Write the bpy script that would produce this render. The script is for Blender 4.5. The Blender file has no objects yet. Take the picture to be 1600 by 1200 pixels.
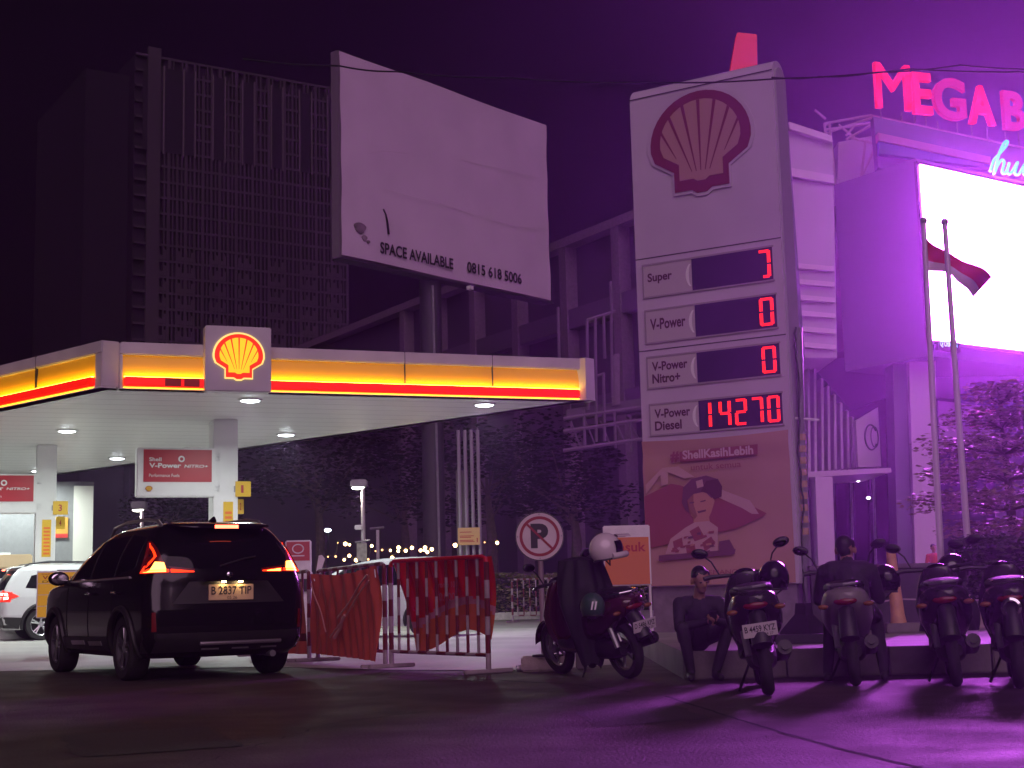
import bpy, bmesh, math, random
from mathutils import Vector, Matrix
R = math.radians
rnd = random.Random(7)
S = bpy.context.scene
COL = S.collection
V = Vector

# ------------------------------------------------------------------ camera
F_PX, EYE = 2250.0, 0.88
PITCH, ROLL = R(8.22), -math.atan(0.025)
cam_d = bpy.data.cameras.new('camera'); cam = bpy.data.objects.new('camera', cam_d); COL.objects.link(cam)
CM = Matrix.Translation((0, 0, EYE)) @ Matrix.Rotation(R(90) + PITCH, 4, 'X') @ Matrix.Rotation(ROLL, 4, 'Z')
cam.matrix_world = CM
cam_d.sensor_width = 36; cam_d.lens = 36 * F_PX / 1600; cam_d.clip_start = .05; cam_d.clip_end = 2000
S.camera = cam
# ------------------------------------------------------------------ night sky, city glow
W = bpy.data.worlds.new('World'); S.world = W; W.use_nodes = True
wn = W.node_tree.nodes; wl = W.node_tree.links
bg = wn['Background']
tc = wn.new('ShaderNodeTexCoord'); sx = wn.new('ShaderNodeSeparateXYZ'); rp = wn.new('ShaderNodeValToRGB')
wl.new(tc.outputs['Generated'], sx.inputs[0]); wl.new(sx.outputs['Z'], rp.inputs[0]); wl.new(rp.outputs[0], bg.inputs['Color'])
rp.color_ramp.elements[0].position = 0.0; rp.color_ramp.elements[0].color = (.0014, .0008, .0020, 1)
rp.color_ramp.elements[1].position = 0.5; rp.color_ramp.elements[1].color = (.0004, .0003, .0006, 1)
bg.inputs['Strength'].default_value = 1.0
# faint light of the lit city behind the camera
sun_d = bpy.data.lights.new('city_glow', 'SUN'); sun = bpy.data.objects.new('city_glow', sun_d); COL.objects.link(sun)
sun_d.energy = 1.15; sun_d.angle = R(55); sun_d.color = (1.0, .60, .88)
sun.rotation_euler = V((-.12, 1, -.66)).to_track_quat('-Z', 'Y').to_euler()
S.view_settings.view_transform = 'Standard'; S.view_settings.look = 'None'
S.view_settings.exposure = 0; S.view_settings.gamma = 1
S.cycles.use_denoising = True
S.cycles.max_bounces = 6; S.cycles.volume_bounces = 0
S.cycles.sample_clamp_indirect = 4
SCREEN_L = 155.0
FLARE_HAZE = .0015
# ------------------------------------------------------------------ rays
C0 = V((0, 0, EYE)); CR = CM.to_3x3()
def ray(u, v): return CR @ V(((u - 800) / F_PX, (600 - v) / F_PX, -1))
def P(u, v, Y): d = ray(u, v); return C0 + d * (Y / d.y)
def Zp(u, v, z): d = ray(u, v); return C0 + d * ((z - EYE) / d.z)
def G(u, v): return Zp(u, v, 0.0)
class Fr:
    """a vertical drawing plane: a to the right, b up, c towards the viewer"""
    def __init__(s, o, x, y=V((0, 0, 1))):
        s.o = V(o); s.x = V(x).normalized(); s.y = V(y).normalized(); s.n = s.x.cross(s.y).normalized()
    def at(s, a, b, c=0): return s.o + s.x * a + s.y * b + s.n * c
    def px(s, u, v, c=0):
        d = ray(u, v); o = s.o + s.n * c; t = (o - C0).dot(s.n) / d.dot(s.n); q = C0 + d * t - s.o
        return q.dot(s.x), q.dot(s.y)
    def sub(s, a, b, c=0): return Fr(s.at(a, b, c), s.x, s.y)
# ------------------------------------------------------------------ materials
MATS = {}
def mat(name, col, rough=.5, metal=0, emit=None, es=0, noise=0, nscale=8, bump=0, bscale=40, coat=0, spec=.5, trans=0):
    if name in MATS: return MATS[name]
    m = bpy.data.materials.new(name); m.use_nodes = True; nt = m.node_tree; b = nt.nodes['Principled BSDF']
    c4 = (*col, 1)
    b.inputs['Base Color'].default_value = c4; b.inputs['Roughness'].default_value = rough
    b.inputs['Metallic'].default_value = metal; b.inputs['Specular IOR Level'].default_value = spec
    if coat: b.inputs['Coat Weight'].default_value = coat; b.inputs['Coat Roughness'].default_value = .04
    if trans: b.inputs['Transmission Weight'].default_value = trans
    if emit: b.inputs['Emission Color'].default_value = (*emit, 1); b.inputs['Emission Strength'].default_value = es
    t = None
    if noise or bump:
        t = nt.nodes.new('ShaderNodeTexCoord')
    if noise:
        n = nt.nodes.new('ShaderNodeTexNoise'); n.inputs['Scale'].default_value = nscale; n.inputs['Detail'].default_value = 6
        r = nt.nodes.new('ShaderNodeValToRGB')
        r.color_ramp.elements[0].position = .3; r.color_ramp.elements[1].position = .7
        r.color_ramp.elements[0].color = (*[x * (1 - noise) for x in col], 1)
        r.color_ramp.elements[1].color = (*[min(1, x * (1 + noise)) for x in col], 1)
        nt.links.new(t.outputs['Object'], n.inputs['Vector']); nt.links.new(n.outputs['Fac'], r.inputs[0])
        nt.links.new(r.outputs[0], b.inputs['Base Color'])
        mr = nt.nodes.new('ShaderNodeMapRange'); mr.inputs['To Min'].default_value = max(.02, rough - .1); mr.inputs['To Max'].default_value = min(1, rough + .12)
        nt.links.new(n.outputs['Fac'], mr.inputs['Value']); nt.links.new(mr.outputs[0], b.inputs['Roughness'])
    if bump:
        n2 = nt.nodes.new('ShaderNodeTexNoise'); n2.inputs['Scale'].default_value = bscale; n2.inputs['Detail'].default_value = 4
        bp = nt.nodes.new('ShaderNodeBump'); bp.inputs['Strength'].default_value = bump; bp.inputs['Distance'].default_value = .02
        nt.links.new(t.outputs['Object'], n2.inputs['Vector']); nt.links.new(n2.outputs['Fac'], bp.inputs['Height']); nt.links.new(bp.outputs[0], b.inputs['Normal'])
    MATS[name] = m; return m
def glow(name, col, s): return mat(name, tuple(min(.8, c) for c in col), .5, emit=col, es=s)

# ------------------------------------------------------------------ mesh builder
ROOTM = {}
def tag(o, label=None, cat=None, group=None, kind=None):
    if label: o['label'] = label
    if cat: o['category'] = cat
    if group: o['group'] = group
    if kind: o['kind'] = kind
    return o
def thing(name, label, cat, loc=(0, 0, 0), rot=0, group=None, lean=0):
    o = bpy.data.objects.new(name, None); COL.objects.link(o)
    o.empty_display_size = .2
    o.location = V(loc); o.rotation_euler = (0, lean, rot)
    M = Matrix.Translation(V(loc)) @ o.rotation_euler.to_matrix().to_4x4()
    ROOTM[o.name] = M
    return tag(o, label, cat, group)
class MB:
    def __init__(s): s.b = bmesh.new()
    def _f(s, vs, mi=0):
        try:
            f = s.b.faces.new(vs); f.material_index = mi; return f
        except ValueError: return None
    def poly(s, pts, mi=0): return s._f([s.b.verts.new(p) for p in pts], mi)
    def box(s, c, size, M=None, mi=0):
        c = V(c); h = V(size) / 2; vs = []
        for i in range(8):
            d = V((h.x if i & 1 else -h.x, h.y if i & 2 else -h.y, h.z if i & 4 else -h.z))
            if M: d = M @ d
            vs.append(s.b.verts.new(c + d))
        for q in ((0, 2, 3, 1), (4, 5, 7, 6), (0, 1, 5, 4), (2, 6, 7, 3), (0, 4, 6, 2), (1, 3, 7, 5)): s._f([vs[k] for k in q], mi)
        return s
    def fbox(s, fr, a0, b0, c0, a1, b1, c1, mi=0):
        return s.fprism(fr, [(a0, b0), (a1, b0), (a1, b1), (a0, b1)], c0, c1, mi)
    def fprism(s, fr, pts, c0, c1, mi=0):
        lo = [s.b.verts.new(fr.at(a, b, c0)) for a, b in pts]; hi = [s.b.verts.new(fr.at(a, b, c1)) for a, b in pts]
        n = len(pts); s._f(lo[::-1], mi); s._f(hi, mi)
        for i in range(n): s._f([lo[i], lo[(i + 1) % n], hi[(i + 1) % n], hi[i]], mi)
        return s
    def vprism(s, pts, z0, z1, mi=0):
        lo = [s.b.verts.new((p[0], p[1], z0)) for p in pts]; hi = [s.b.verts.new((p[0], p[1], z1)) for p in pts]
        n = len(pts); s._f(lo[::-1], mi); s._f(hi, mi)
        for i in range(n): s._f([lo[i], lo[(i + 1) % n], hi[(i + 1) % n], hi[i]], mi)
        return s
    def tube(s, pts, r, n=8, mi=None, cap=True):
        pts = [V(p) for p in pts]; rs = r if isinstance(r, (list, tuple)) else [r] * len(pts); rings = []
        up = V((0, 0, 1)); prev = None
        for i, p in enumerate(pts):
            t = (pts[min(i + 1, len(pts) - 1)] - pts[max(i - 1, 0)]).normalized()
            if prev is None:
                u = t.cross(up if abs(t.z) < .9 else V((1, 0, 0))).normalized()
            else:
                u = (prev - t * prev.dot(t)).normalized()
            prev = u; w = t.cross(u)
            rings.append([s.b.verts.new(p + (u * math.cos(6.2832 * k / n) + w * math.sin(6.2832 * k / n)) * rs[i]) for k in range(n)])
        for i in range(len(rings) - 1):
            m = 0 if mi is None else mi(i)
            for k in range(n): s._f([rings[i][k], rings[i][(k + 1) % n], rings[i + 1][(k + 1) % n], rings[i + 1][k]], m)
        if cap: s._f(rings[0][::-1], 0 if mi is None else mi(0)); s._f(rings[-1], 0 if mi is None else mi(len(rings) - 2))
        return s
    def stripes(s, p0, p1, r, step=.2, off=0, n=8):
        p0 = V(p0); p1 = V(p1); L = (p1 - p0).length; k = max(1, round(L / step))
        return s.tube([p0.lerp(p1, i / k) for i in range(k + 1)], r, n, mi=lambda i: (i + off) % 2)
    def lathe(s, prof, o, ax, n=24, mi=0, cap=True):
        ax = V(ax).normalized(); u = ax.cross(V((0, 0, 1)) if abs(ax.z) < .9 else V((1, 0, 0))).normalized(); w = ax.cross(u); o = V(o); rings = []
        for r, h in prof: rings.append([s.b.verts.new(o + ax * h + (u * math.cos(6.28319 * k / n) + w * math.sin(6.28319 * k / n)) * r) for k in range(n)])
        for i in range(len(rings) - 1):
            for k in range(n): s._f([rings[i][k], rings[i][(k + 1) % n], rings[i + 1][(k + 1) % n], rings[i + 1][k]], mi)
        if cap and prof[0][0] > 1e-4: s._f(rings[0][::-1], mi)
        if cap and prof[-1][0] > 1e-4: s._f(rings[-1], mi)
        return s
    def ell(s, c, r, M=None, nu=16, nv=10, z0=-1, z1=1, mi=0):
        c = V(c); r = V(r) if not isinstance(r, (int, float)) else V((r, r, r)); rings = []
        for j in range(nv + 1):
            z = math.sin(math.asin(z0) + (math.asin(z1) - math.asin(z0)) * j / nv); q = math.sqrt(max(0, 1 - z * z)); ring = []
            for k in range(nu):
                d = V((r.x * q * math.cos(6.28319 * k / nu), r.y * q * math.sin(6.28319 * k / nu), r.z * z))
                ring.append(s.b.verts.new(c + (M @ d if M else d)))
            rings.append(ring)
        for j in range(nv):
            for k in range(nu): s._f([rings[j][k], rings[j][(k + 1) % nu], rings[j + 1][(k + 1) % nu], rings[j + 1][k]], mi)
        s._f(rings[0][::-1], mi); s._f(rings[-1], mi)
        return s
    def loft(s, st, n=16, ex=2.5, mi=0):
        """stations along y: (y, zc, half width, half height)"""
        rings = []
        for y, zc, hw, hh in st:
            ring = []
            for k in range(n):
                c = math.cos(6.28319 * k / n); q = math.sin(6.28319 * k / n)
                ring.append(s.b.verts.new((hw * math.copysign(abs(c) ** (2 / ex), c), y, zc + hh * math.copysign(abs(q) ** (2 / ex), q))))
            rings.append(ring)
        for i in range(len(rings) - 1):
            for k in range(n): s._f([rings[i][k], rings[i][(k + 1) % n], rings[i + 1][(k + 1) % n], rings[i + 1][k]], mi)
        s._f(rings[0][::-1], mi); s._f(rings[-1], mi)
        return s
    def grid(s, nu, nv, f, mi=None):
        g = [[s.b.verts.new(f(i / nu, j / nv)) for j in range(nv + 1)] for i in range(nu + 1)]
        for i in range(nu):
            for j in range(nv): s._f([g[i][j], g[i + 1][j], g[i + 1][j + 1], g[i][j + 1]], mi(i, j) if mi else 0)
        return s
    def xform(s, M): bmesh.ops.transform(s.b, matrix=M, verts=s.b.verts); return s
    def build(s, name, m, root=None, parent=None, local=False, loc=None, smooth=True, bevel=0, ang=40):
        bmesh.ops.remove_doubles(s.b, verts=s.b.verts, dist=1e-6)
        bmesh.ops.recalc_face_normals(s.b, faces=s.b.faces)
        if bevel:
            es = [e for e in s.b.edges if len(e.link_faces) == 2 and e.calc_face_angle(0) > R(50)]
            bmesh.ops.bevel(s.b, geom=es, offset=bevel, segments=2, affect='EDGES', clamp_overlap=True)
        if root is not None:
            if not local: s.xform(ROOTM[root.name].inverted())
        elif loc is not None: s.xform(Matrix.Translation(-V(loc)))
        me = bpy.data.meshes.new(name); s.b.to_mesh(me); s.b.free()
        for q in (m if isinstance(m, (list, tuple)) else [m]): me.materials.append(q)
        if smooth:
            for p in me.polygons: p.use_smooth = True
            me.set_sharp_from_angle(angle=R(ang))
        o = bpy.data.objects.new(name, me); COL.objects.link(o)
        if root is not None: o.parent = parent or root
        elif loc is not None: o.location = V(loc)
        return o
def copy_tree(o, parent=None):
    c = o.copy(); COL.objects.link(c); c.parent = parent
    for ch in list(o.children): copy_tree(ch, c)
    return c
# ------------------------------------------------------------------ lettering
def glyphs(txt, bold=0.0, res=4):
    cu = bpy.data.curves.new('t', 'FONT'); cu.body = txt; cu.size = 1; cu.resolution_u = res; cu.offset = bold; cu.space_line = .95
    ob = bpy.data.objects.new('t', cu); me = bpy.data.meshes.new_from_object(ob)
    vs = [tuple(v.co) for v in me.vertices]; fs = [tuple(p.vertices) for p in me.polygons]
    bpy.data.objects.remove(ob); bpy.data.curves.remove(cu); bpy.data.meshes.remove(me)
    return vs, fs
def text_in(mb, fr, txt, a0, b0, a1, b1, c=.004, bold=.0, mi=0, thick=0, keep=False, slant=0):
    """fit the text's outline into the rectangle; keep = keep proportions (fit the height, start at a0)"""
    vs, fs = glyphs(txt, bold)
    if not vs: return
    x0 = min(v[0] for v in vs); x1 = max(v[0] for v in vs); y0 = min(v[1] for v in vs); y1 = max(v[1] for v in vs)
    sy = (b1 - b0) / (y1 - y0); sx = sy if keep else (a1 - a0) / (x1 - x0)
    def q(v, cc): return fr.at(a0 + (v[0] - x0) * sx + slant * (v[1] - y0) * sy, b0 + (v[1] - y0) * sy, cc)
    top = [mb.b.verts.new(q(v, c + thick)) for v in vs]
    for f in fs: mb._f([top[i] for i in f], mi)
    if thick:
        bot = [mb.b.verts.new(q(v, c)) for v in vs]; cnt = {}
        for f in fs:
            for i in range(len(f)):
                e = (f[i], f[(i + 1) % len(f)]); cnt[frozenset(e)] = cnt.get(frozenset(e), 0) + 1
        for f in fs:
            mb._f([bot[i] for i in f][::-1], mi)
            for i in range(len(f)):
                e = (f[i], f[(i + 1) % len(f)])
                if cnt[frozenset(e)] == 1: mb._f([top[e[0]], bot[e[0]], bot[e[1]], top[e[1]]], mi)
def shell_outline(k=1.0, n=20):
    p = []
    for i in range(n + 1):
        t = math.pi * i / n * 1.06 - .09; p.append((.5 * math.cos(t), .02 + .47 * math.sin(t)))
    p += [(-.46, -.13), (-.27, -.25), (-.27, -.44), (-.1, -.44), (-.05, -.475), (.05, -.475), (.1, -.44), (.27, -.44), (.27, -.25), (.46, -.13)]
    return [(a * k, (b + .02) * k - .02) for a, b in p]
def emblem(fr, ca, cb, w, h, c, mred, myel, root, parent, mrim=None):
    f = lambda pts: [(ca + a * w, cb + b * h) for a, b in pts]
    if mrim: MB().fprism(fr, f(shell_outline(1.07)), c, c + .02).build('emblem_rim', mrim, root, parent)
    e = MB().fprism(fr, f(shell_outline(1.0)), c, c + .03).build('emblem', mred, root, parent)
    MB().fprism(fr, f([(a * .8, (b + .02) * .8 - .0) for a, b in shell_outline(1.0)]), c + .03, c + .036).build('emblem_fan', myel, root, parent)
    rb = MB()
    for i in range(-3, 4):
        t = R(90 - i * 23.5); o = (.055 * i * w * .8, -.27 * h)
        tip = (.405 * math.cos(t) * w * 1.0, .385 * math.sin(t) * h + .02 * h); nx, ny = -math.sin(t), math.cos(t)
        if abs(i) == 3: o = (.10 * i * w * .8, -.12 * h)
        d = .016 * w
        rb.fprism(fr, [(ca + o[0] - nx * d * .25, cb + o[1] - ny * d * .25), (ca + o[0] + nx * d * .25, cb + o[1] + ny * d * .25), (ca + tip[0] + nx * d, cb + tip[1] + ny * d), (ca + tip[0] - nx * d, cb + tip[1] - ny * d)], c + .036, c + .04)
    rb.build('emblem_rib', mred, root, parent)
    return e

# common materials
M_asph = mat('asphalt', (.060, .050, .047), .6, bump=1.0, bscale=38)
[setattr(n_.inputs['Detail'], 'default_value', 6) or setattr(n_.inputs['Roughness'], 'default_value', .6) for n_ in M_asph.node_tree.nodes if n_.type == 'TEX_NOISE']
nt = M_asph.node_tree; L_ = nt.links.new; b_ = nt.nodes['Principled BSDF']; t_ = nt.nodes.new('ShaderNodeTexCoord')
def nz(sc, det, p0, p1, c0, c1, vec=None):
    n = nt.nodes.new('ShaderNodeTexNoise'); n.inputs['Scale'].default_value = sc; n.inputs['Detail'].default_value = det; L_(vec or t_.outputs['Object'], n.inputs['Vector'])
    r = nt.nodes.new('ShaderNodeValToRGB'); r.color_ramp.elements[0].position = p0; r.color_ramp.elements[1].position = p1
    r.color_ramp.elements[0].color = (*c0, 1); r.color_ramp.elements[1].color = (*c1, 1); L_(n.outputs['Fac'], r.inputs[0]); return r.outputs[0]
def mul(a, b):
    m = nt.nodes.new('ShaderNodeMix'); m.data_type = 'RGBA'; m.blend_type = 'MULTIPLY'; m.inputs['Factor'].default_value = 1; L_(a, m.inputs['A']); L_(b, m.inputs['B']); return m.outputs['Result']
mp_ = nt.nodes.new('ShaderNodeMapping'); mp_.inputs['Scale'].default_value = (.35, 1.6, 1); L_(t_.outputs['Object'], mp_.inputs[0])
col = mul(nz(.45, 5, .35, .65, (.031, .019, .018), (.054, .036, .034)), nz(70, 3, .35, .7, (.55, .55, .55), (1.5, 1.45, 1.4)))
col = mul(col, nz(1.1, 4, .30, .42, (.68, .67, .68), (1, 1, 1), mp_.outputs[0])); L_(col, b_.inputs['Base Color'])
L_(nz(1.3, 5, .35, .65, (.56, .56, .56), (.74, .74, .74)), b_.inputs['Roughness'])
M_conc = mat('forecourt_concrete', (.34, .33, .31), .5, noise=.25, nscale=.7, bump=.15, bscale=20)
M_pave = mat('pavement', (.24, .22, .22), .6, noise=.3, nscale=1.5, bump=.3, bscale=18)
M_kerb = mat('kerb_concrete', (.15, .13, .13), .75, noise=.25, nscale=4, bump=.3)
M_white = mat('white_panel', (.78, .78, .76), .38, noise=.04, nscale=2)
M_whitep = mat('white_paint', (.7, .7, .68), .45, noise=.1, nscale=6)
M_grey = mat('grey_metal', (.32, .32, .33), .4, .7, noise=.15)
M_chrome = mat('chrome', (.75, .75, .78), .12, 1)
M_dark = mat('dark_plastic', (.018, .018, .02), .45, noise=.3, nscale=20)
M_rubber = mat('tyre_rubber', (.018, .017, .017), .8, noise=.3, nscale=30)
M_glass = mat('dark_glass', (.006, .006, .008), .04, spec=.25)
M_red = mat('red_paint', (.42, .025, .02), .45, noise=.15, nscale=6)
M_redsign = mat('red_sign_face', (.42, .018, .03), .4)
M_yel = mat('yellow_sign_face', (.72, .45, .02), .4)
M_blk = mat('black_lettering', (.02, .018, .02), .5)
M_wl = mat('white_lettering', (.75, .75, .75), .5)
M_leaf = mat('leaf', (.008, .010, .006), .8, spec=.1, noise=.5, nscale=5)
M_leaf2 = mat('hedge_leaf', (.06, .085, .03), .6, noise=.5, nscale=5)
M_bark = mat('bark', (.07, .055, .04), .85, noise=.4, nscale=8, bump=.5)

# ================================================================== SETTING
def struct(name, mb, m, smooth=False):
    o = mb.build(name, m, smooth=smooth); return tag(o, kind='structure')
gb = MB(); gb.grid(40, 40, lambda u, v: V((-420 + 840 * u, -30 + 700 * v, 0))); struct('road', gb, M_asph)
FC = [(-60, 33), (-7.0, 19.6), (-3.2, 18.9), (-1.5, 17.4), (.2, 16.5), (1.2, 17.4), (1.6, 26), (9, 43), (12, 62), (-60, 75)]
gb = MB(); gb.poly([(x, y, .004) for x, y in FC]); struct('forecourt', gb, M_conc)
# pale edge line along the driveway
gb = MB()
for (x0, y0), (x1, y1) in zip(FC[:4], FC[1:5]):
    d = V((x1 - x0, y1 - y0, 0)).normalized(); n = V((-d.y, d.x, 0)) * .06
    a = V((x0, y0, .008)); b = V((x1, y1, .008)); gb.poly([a - n, b - n, b + n, a + n])
struct('edge_line', gb, mat('worn_line_paint', (.42, .40, .38), .6, noise=.4, nscale=5))
# raised pavement on the right with its kerb
SWP = [(1.6, 14.3), (24, 13.95), (24, 46), (9.3, 43), (1.75, 26)]
gb = MB(); gb.vprism(SWP, -.02, .266); struct('pavement', gb, M_pave)
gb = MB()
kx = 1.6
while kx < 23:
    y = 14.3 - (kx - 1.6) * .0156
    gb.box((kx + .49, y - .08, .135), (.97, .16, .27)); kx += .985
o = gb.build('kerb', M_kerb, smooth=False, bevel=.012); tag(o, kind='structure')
# crack in the asphalt
gb = MB(); pts = []
for i in range(60):
    t = i / 59; p = G(1040 + 400 * t, 1088 + 112 * t + 6 * math.sin(t * 3)); pts.append(p + V((rnd.uniform(-.008, .008), rnd.uniform(-.02, .02), .0)))
for a, b in zip(pts, pts[1:]):
    w = V((.012, .03, 0)); gb.poly([a - w + V((0, 0, .003)), b - w + V((0, 0, .003)), b + w + V((0, 0, .003)), a + w + V((0, 0, .003))])
struct('road_crack', gb, mat('tar_crack', (.008, .007, .008), .9))
for k_, ps in enumerate((((0, 1113), (90, 1103), (180, 1096), (270, 1086), (420, 1078)), ((640, 1066), (760, 1062), (900, 1070), (1000, 1084)), ((300, 1196), (420, 1160), (520, 1130), (700, 1108)))):
    gb = MB(); q_ = [G(*p) for p in ps]
    fine = [q_[i].lerp(q_[i + 1], j / 8) + V((rnd.uniform(-.03, .03), rnd.uniform(-.03, .03), .003)) for i in range(len(q_) - 1) for j in range(8)]
    for a, b in zip(fine, fine[1:]):
        w = V((.004, .022, 0)) * rnd.uniform(.5, 1.3); gb.poly([a - w, b - w, b + w, a + w])
    struct('road_crack', gb, MATS['tar_crack'])
M_patch = mat('asphalt_patch', (.026, .022, .022), .7, noise=.4, nscale=9, bump=.8, bscale=40)
for ps in (((90, 1150), (330, 1136), (380, 1166), (120, 1184)), ((900, 1112), (1060, 1104), (1110, 1124), (930, 1136))):
    gb = MB(); q_ = [G(*p) for p in ps]; out = []
    for i in range(4):
        for j in range(8): out.append(q_[i].lerp(q_[(i + 1) % 4], j / 8) + V((rnd.uniform(-.03, .03), rnd.uniform(-.04, .04), .004)))
    gb.poly(out); struct('road_patch', gb, M_patch)
# far hedge strip's kerb
gb = MB(); a = G(765, 969); b = G(1000, 964); d = (b - a).normalized(); n = V((-d.y, d.x, 0))
fk = Fr(a, d); gb.fbox(fk, -1, 0, -.2, (b - a).length, .28, 0); struct('island_kerb', gb, mat('white_kerb', (.6, .58, .55), .7, noise=.2))

# ================================================================== FUEL STATION CANOPY
M_cap = mat('fascia_paint', (.50, .49, .49), .45, noise=.10, nscale=1.5)
ZS, ZT = 5.0, 5.93
cR = Zp(930, 626, ZS); c1 = Zp(158, 605, ZS); c2 = Zp(187, 607, ZS); cB = Zp(92, 742, ZS)
side = cB - cR; cBL = c1 + side
can = thing('station_canopy', 'white filling station canopy with glowing yellow fascia and red light bar', 'canopy', (c2.x, c2.y, 0))
FX = (cR - c2).normalized()
plan = [c1, c2, cR, cB, cBL]
cen = sum(plan, V()) / 5
def inset(p, k): return p + (cen - p).normalized() * k
MB().vprism([inset(p, .3) for p in plan], ZS + .1, ZT - .1).build('roof_slab', M_white, can, smooth=False)
# soffit of long white planks
M_soff = mat('soffit_planks', (.74, .74, .72), .35)
nt = M_soff.node_tree; b_ = nt.nodes['Principled BSDF']; t_ = nt.nodes.new('ShaderNodeTexCoord')
mp = nt.nodes.new('ShaderNodeMapping'); mp.inputs['Rotation'].default_value = (0, 0, -math.atan2(FX.y, FX.x))
sp = nt.nodes.new('ShaderNodeSeparateXYZ'); m1 = nt.nodes.new('ShaderNodeMath'); m1.operation = 'MULTIPLY'; m1.inputs[1].default_value = 1.25
m2 = nt.nodes.new('ShaderNodeMath'); m2.operation = 'FRACT'; r_ = nt.nodes.new('ShaderNodeValToRGB')
r_.color_ramp.elements[0].position = 0; r_.color_ramp.elements[0].color = (.22, .22, .21, 1)
r_.color_ramp.elements[1].position = .07; r_.color_ramp.elements[1].color = (.74, .74, .72, 1)
nt.links.new(t_.outputs['Object'], mp.inputs[0]); nt.links.new(mp.outputs[0], sp.inputs[0]); nt.links.new(sp.outputs['Y'], m1.inputs[0]); nt.links.new(m1.outputs[0], m2.inputs[0]); nt.links.new(m2.outputs[0], r_.inputs[0]); nt.links.new(r_.outputs[0], b_.inputs['Base Color'])
MB().vprism([inset(p, .02) for p in plan], ZS, ZS + .06).build('soffit', M_soff, can, smooth=False)
M_fy = mat('backlit_yellow', (.80, .42, .01), .4, emit=(1.0, .44, .004), es=.13)
M_fr = mat('backlit_red', (.6, .01, .004), .4, emit=(1, .012, .003), es=.85)
M_led = glow('led_strip', (1, .60, .05), 23)
def fascia(p, q, a0, a1, seams=(), end0=True):
    fr = Fr((p.x, p.y, ZS), q - p); L = (q - p).length
    MB().fbox(fr, 0, .68, -.3, L, ZT - ZS, 0).build('fascia_cap', M_cap, can, smooth=False, bevel=.02)
    # recessed yellow face, slightly bowed
    def bow(u, v): return fr.at(a0 + (a1 - a0) * u, .07 + .61 * v, -.10 + .06 * math.sin(math.pi * (.12 + .8 * v)))
    MB().grid(2, 8, bow).build('fascia_panel', M_fy, can)
    MB().fbox(fr, a0 + .02, .045, -.06, a1 - .05, .235, .09).build('light_bar', M_fr, can, bevel=.03)
    MB().fbox(fr, a0 + .03, .2355, -.005, a1 - .05, .242, .05).build('led_strip', M_led, can, smooth=False)
    MB().fbox(fr, a0 + .02, .018, -.04, a1 - .05, .03, .04).build('led_strip', glow('led_under', (1, .42, .02), 5), can, smooth=False)
    MB().fbox(fr, 0, 0, -.3, L, .016, .02).build('drip_edge', M_white, can, smooth=False)
    for x in seams: MB().fbox(fr, x - .006, .2425, -.06, x + .006, .93, .004).build('panel_seam', M_dark, can, smooth=False)
    for e0, e1 in ((0, a0), (a1, L)):
        if e1 - e0 > .02: MB().fbox(fr, e0, .0165, -.28, e1, .679, .0).build('end_panel', M_cap, can, smooth=False)
    return fr
frF = Fr((c2.x, c2.y, ZS), FX); LF = (cR - c2).length
sm = [frF.px(u, 585)[0] for u in (633, 770)]
fascia(c2, cR, .05, frF.px(907, 590)[0], sm)
frL = Fr((cBL.x, cBL.y, ZS), c1 - cBL); LL = (c1 - cBL).length
fascia(cBL, c1, .2, LL - .22, [LL - 2.5, LL - 5, LL - 7.5, LL - 10])
MB().vprism([c1, c2, inset(c2, .35), inset(c1, .35)], ZS, ZT).build('corner_panel', M_cap, can, bevel=.03)
MB().fbox(Fr((cR.x, cR.y, ZS), cB - cR), 0, 0, -.3, side.length, ZT - ZS, 0).build('fascia_cap', M_cap, can, smooth=False)
MB().fbox(Fr((cB.x, cB.y, ZS), cBL - cB), 0, 0, -.3, (cBL - cB).length, ZT - ZS, 0).build('fascia_cap', M_cap, can, smooth=False)
M_fro = mat('unlit_red_bar', (.16, .008, .006), .4, emit=(1, .012, .003), es=.10)
for u0, u1 in ((258, 283), (288, 312)):
    MB().fbox(frF, frF.px(u0, 600, .1)[0], .06, .0905, frF.px(u1, 600, .1)[0], .215, .094).build('burnt_out_section', M_fro, can, smooth=False, bevel=.001)
# emblem box
a0, b1 = frF.px(321, 510, .25); a1, b0 = frF.px(424, 613, .25)
eb = MB().fbox(frF, a0, b0 - .0, -.1, a1, b1 + .03, .25).build('emblem_box', M_cap, can, smooth=False, bevel=.02)
ea, ebb = frF.px(373, 558, .25); ew = frF.px(411, 558, .25)[0] - frF.px(335, 558, .25)[0]; eh = frF.px(373, 522, .25)[1] - frF.px(373, 595, .25)[1]
emblem(frF, ea, ebb, ew, eh, .255, glow('emblem_red_lit', (1, .03, .004), .8), glow('emblem_yellow_lit', (1, .55, .015), 1.05), can, eb, glow('emblem_rim_lit', (1, .75, .2), 1.1))
# downlights
M_lens = glow('downlight_lens', (.85, .95, 1), 22)
for u, v in ((391, 624), (757, 631), (447, 678), (105, 672), (183, 715), (-120, 690), (-20, 735), (60, 735), (300, 700)):
    p = Zp(u, v, ZS)
    f = MB().lathe([(.26, 0), (.26, -.03), (.19, -.035)], p, (0, 0, 1), 20).build('downlight', M_whitep, can)
    if (u, v) != (300, 700): MB().ell(p + V((0, 0, -.03)), (.2, .2, .035), z0=-1, z1=.1, nu=16, nv=5).build('lens', M_lens, can, f)
    ld = bpy.data.lights.new('downlight_lamp', 'AREA'); ld.shape = 'DISK'; ld.size = .4; ld.energy = 185; ld.color = (.88, 1, .95); ld.spread = R(165)
    lo = bpy.data.objects.new('downlight_lamp', ld); COL.objects.link(lo); lo.parent = f; lo.location = p - ROOTM[can.name].translation + V((0, 0, -.12))
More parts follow.
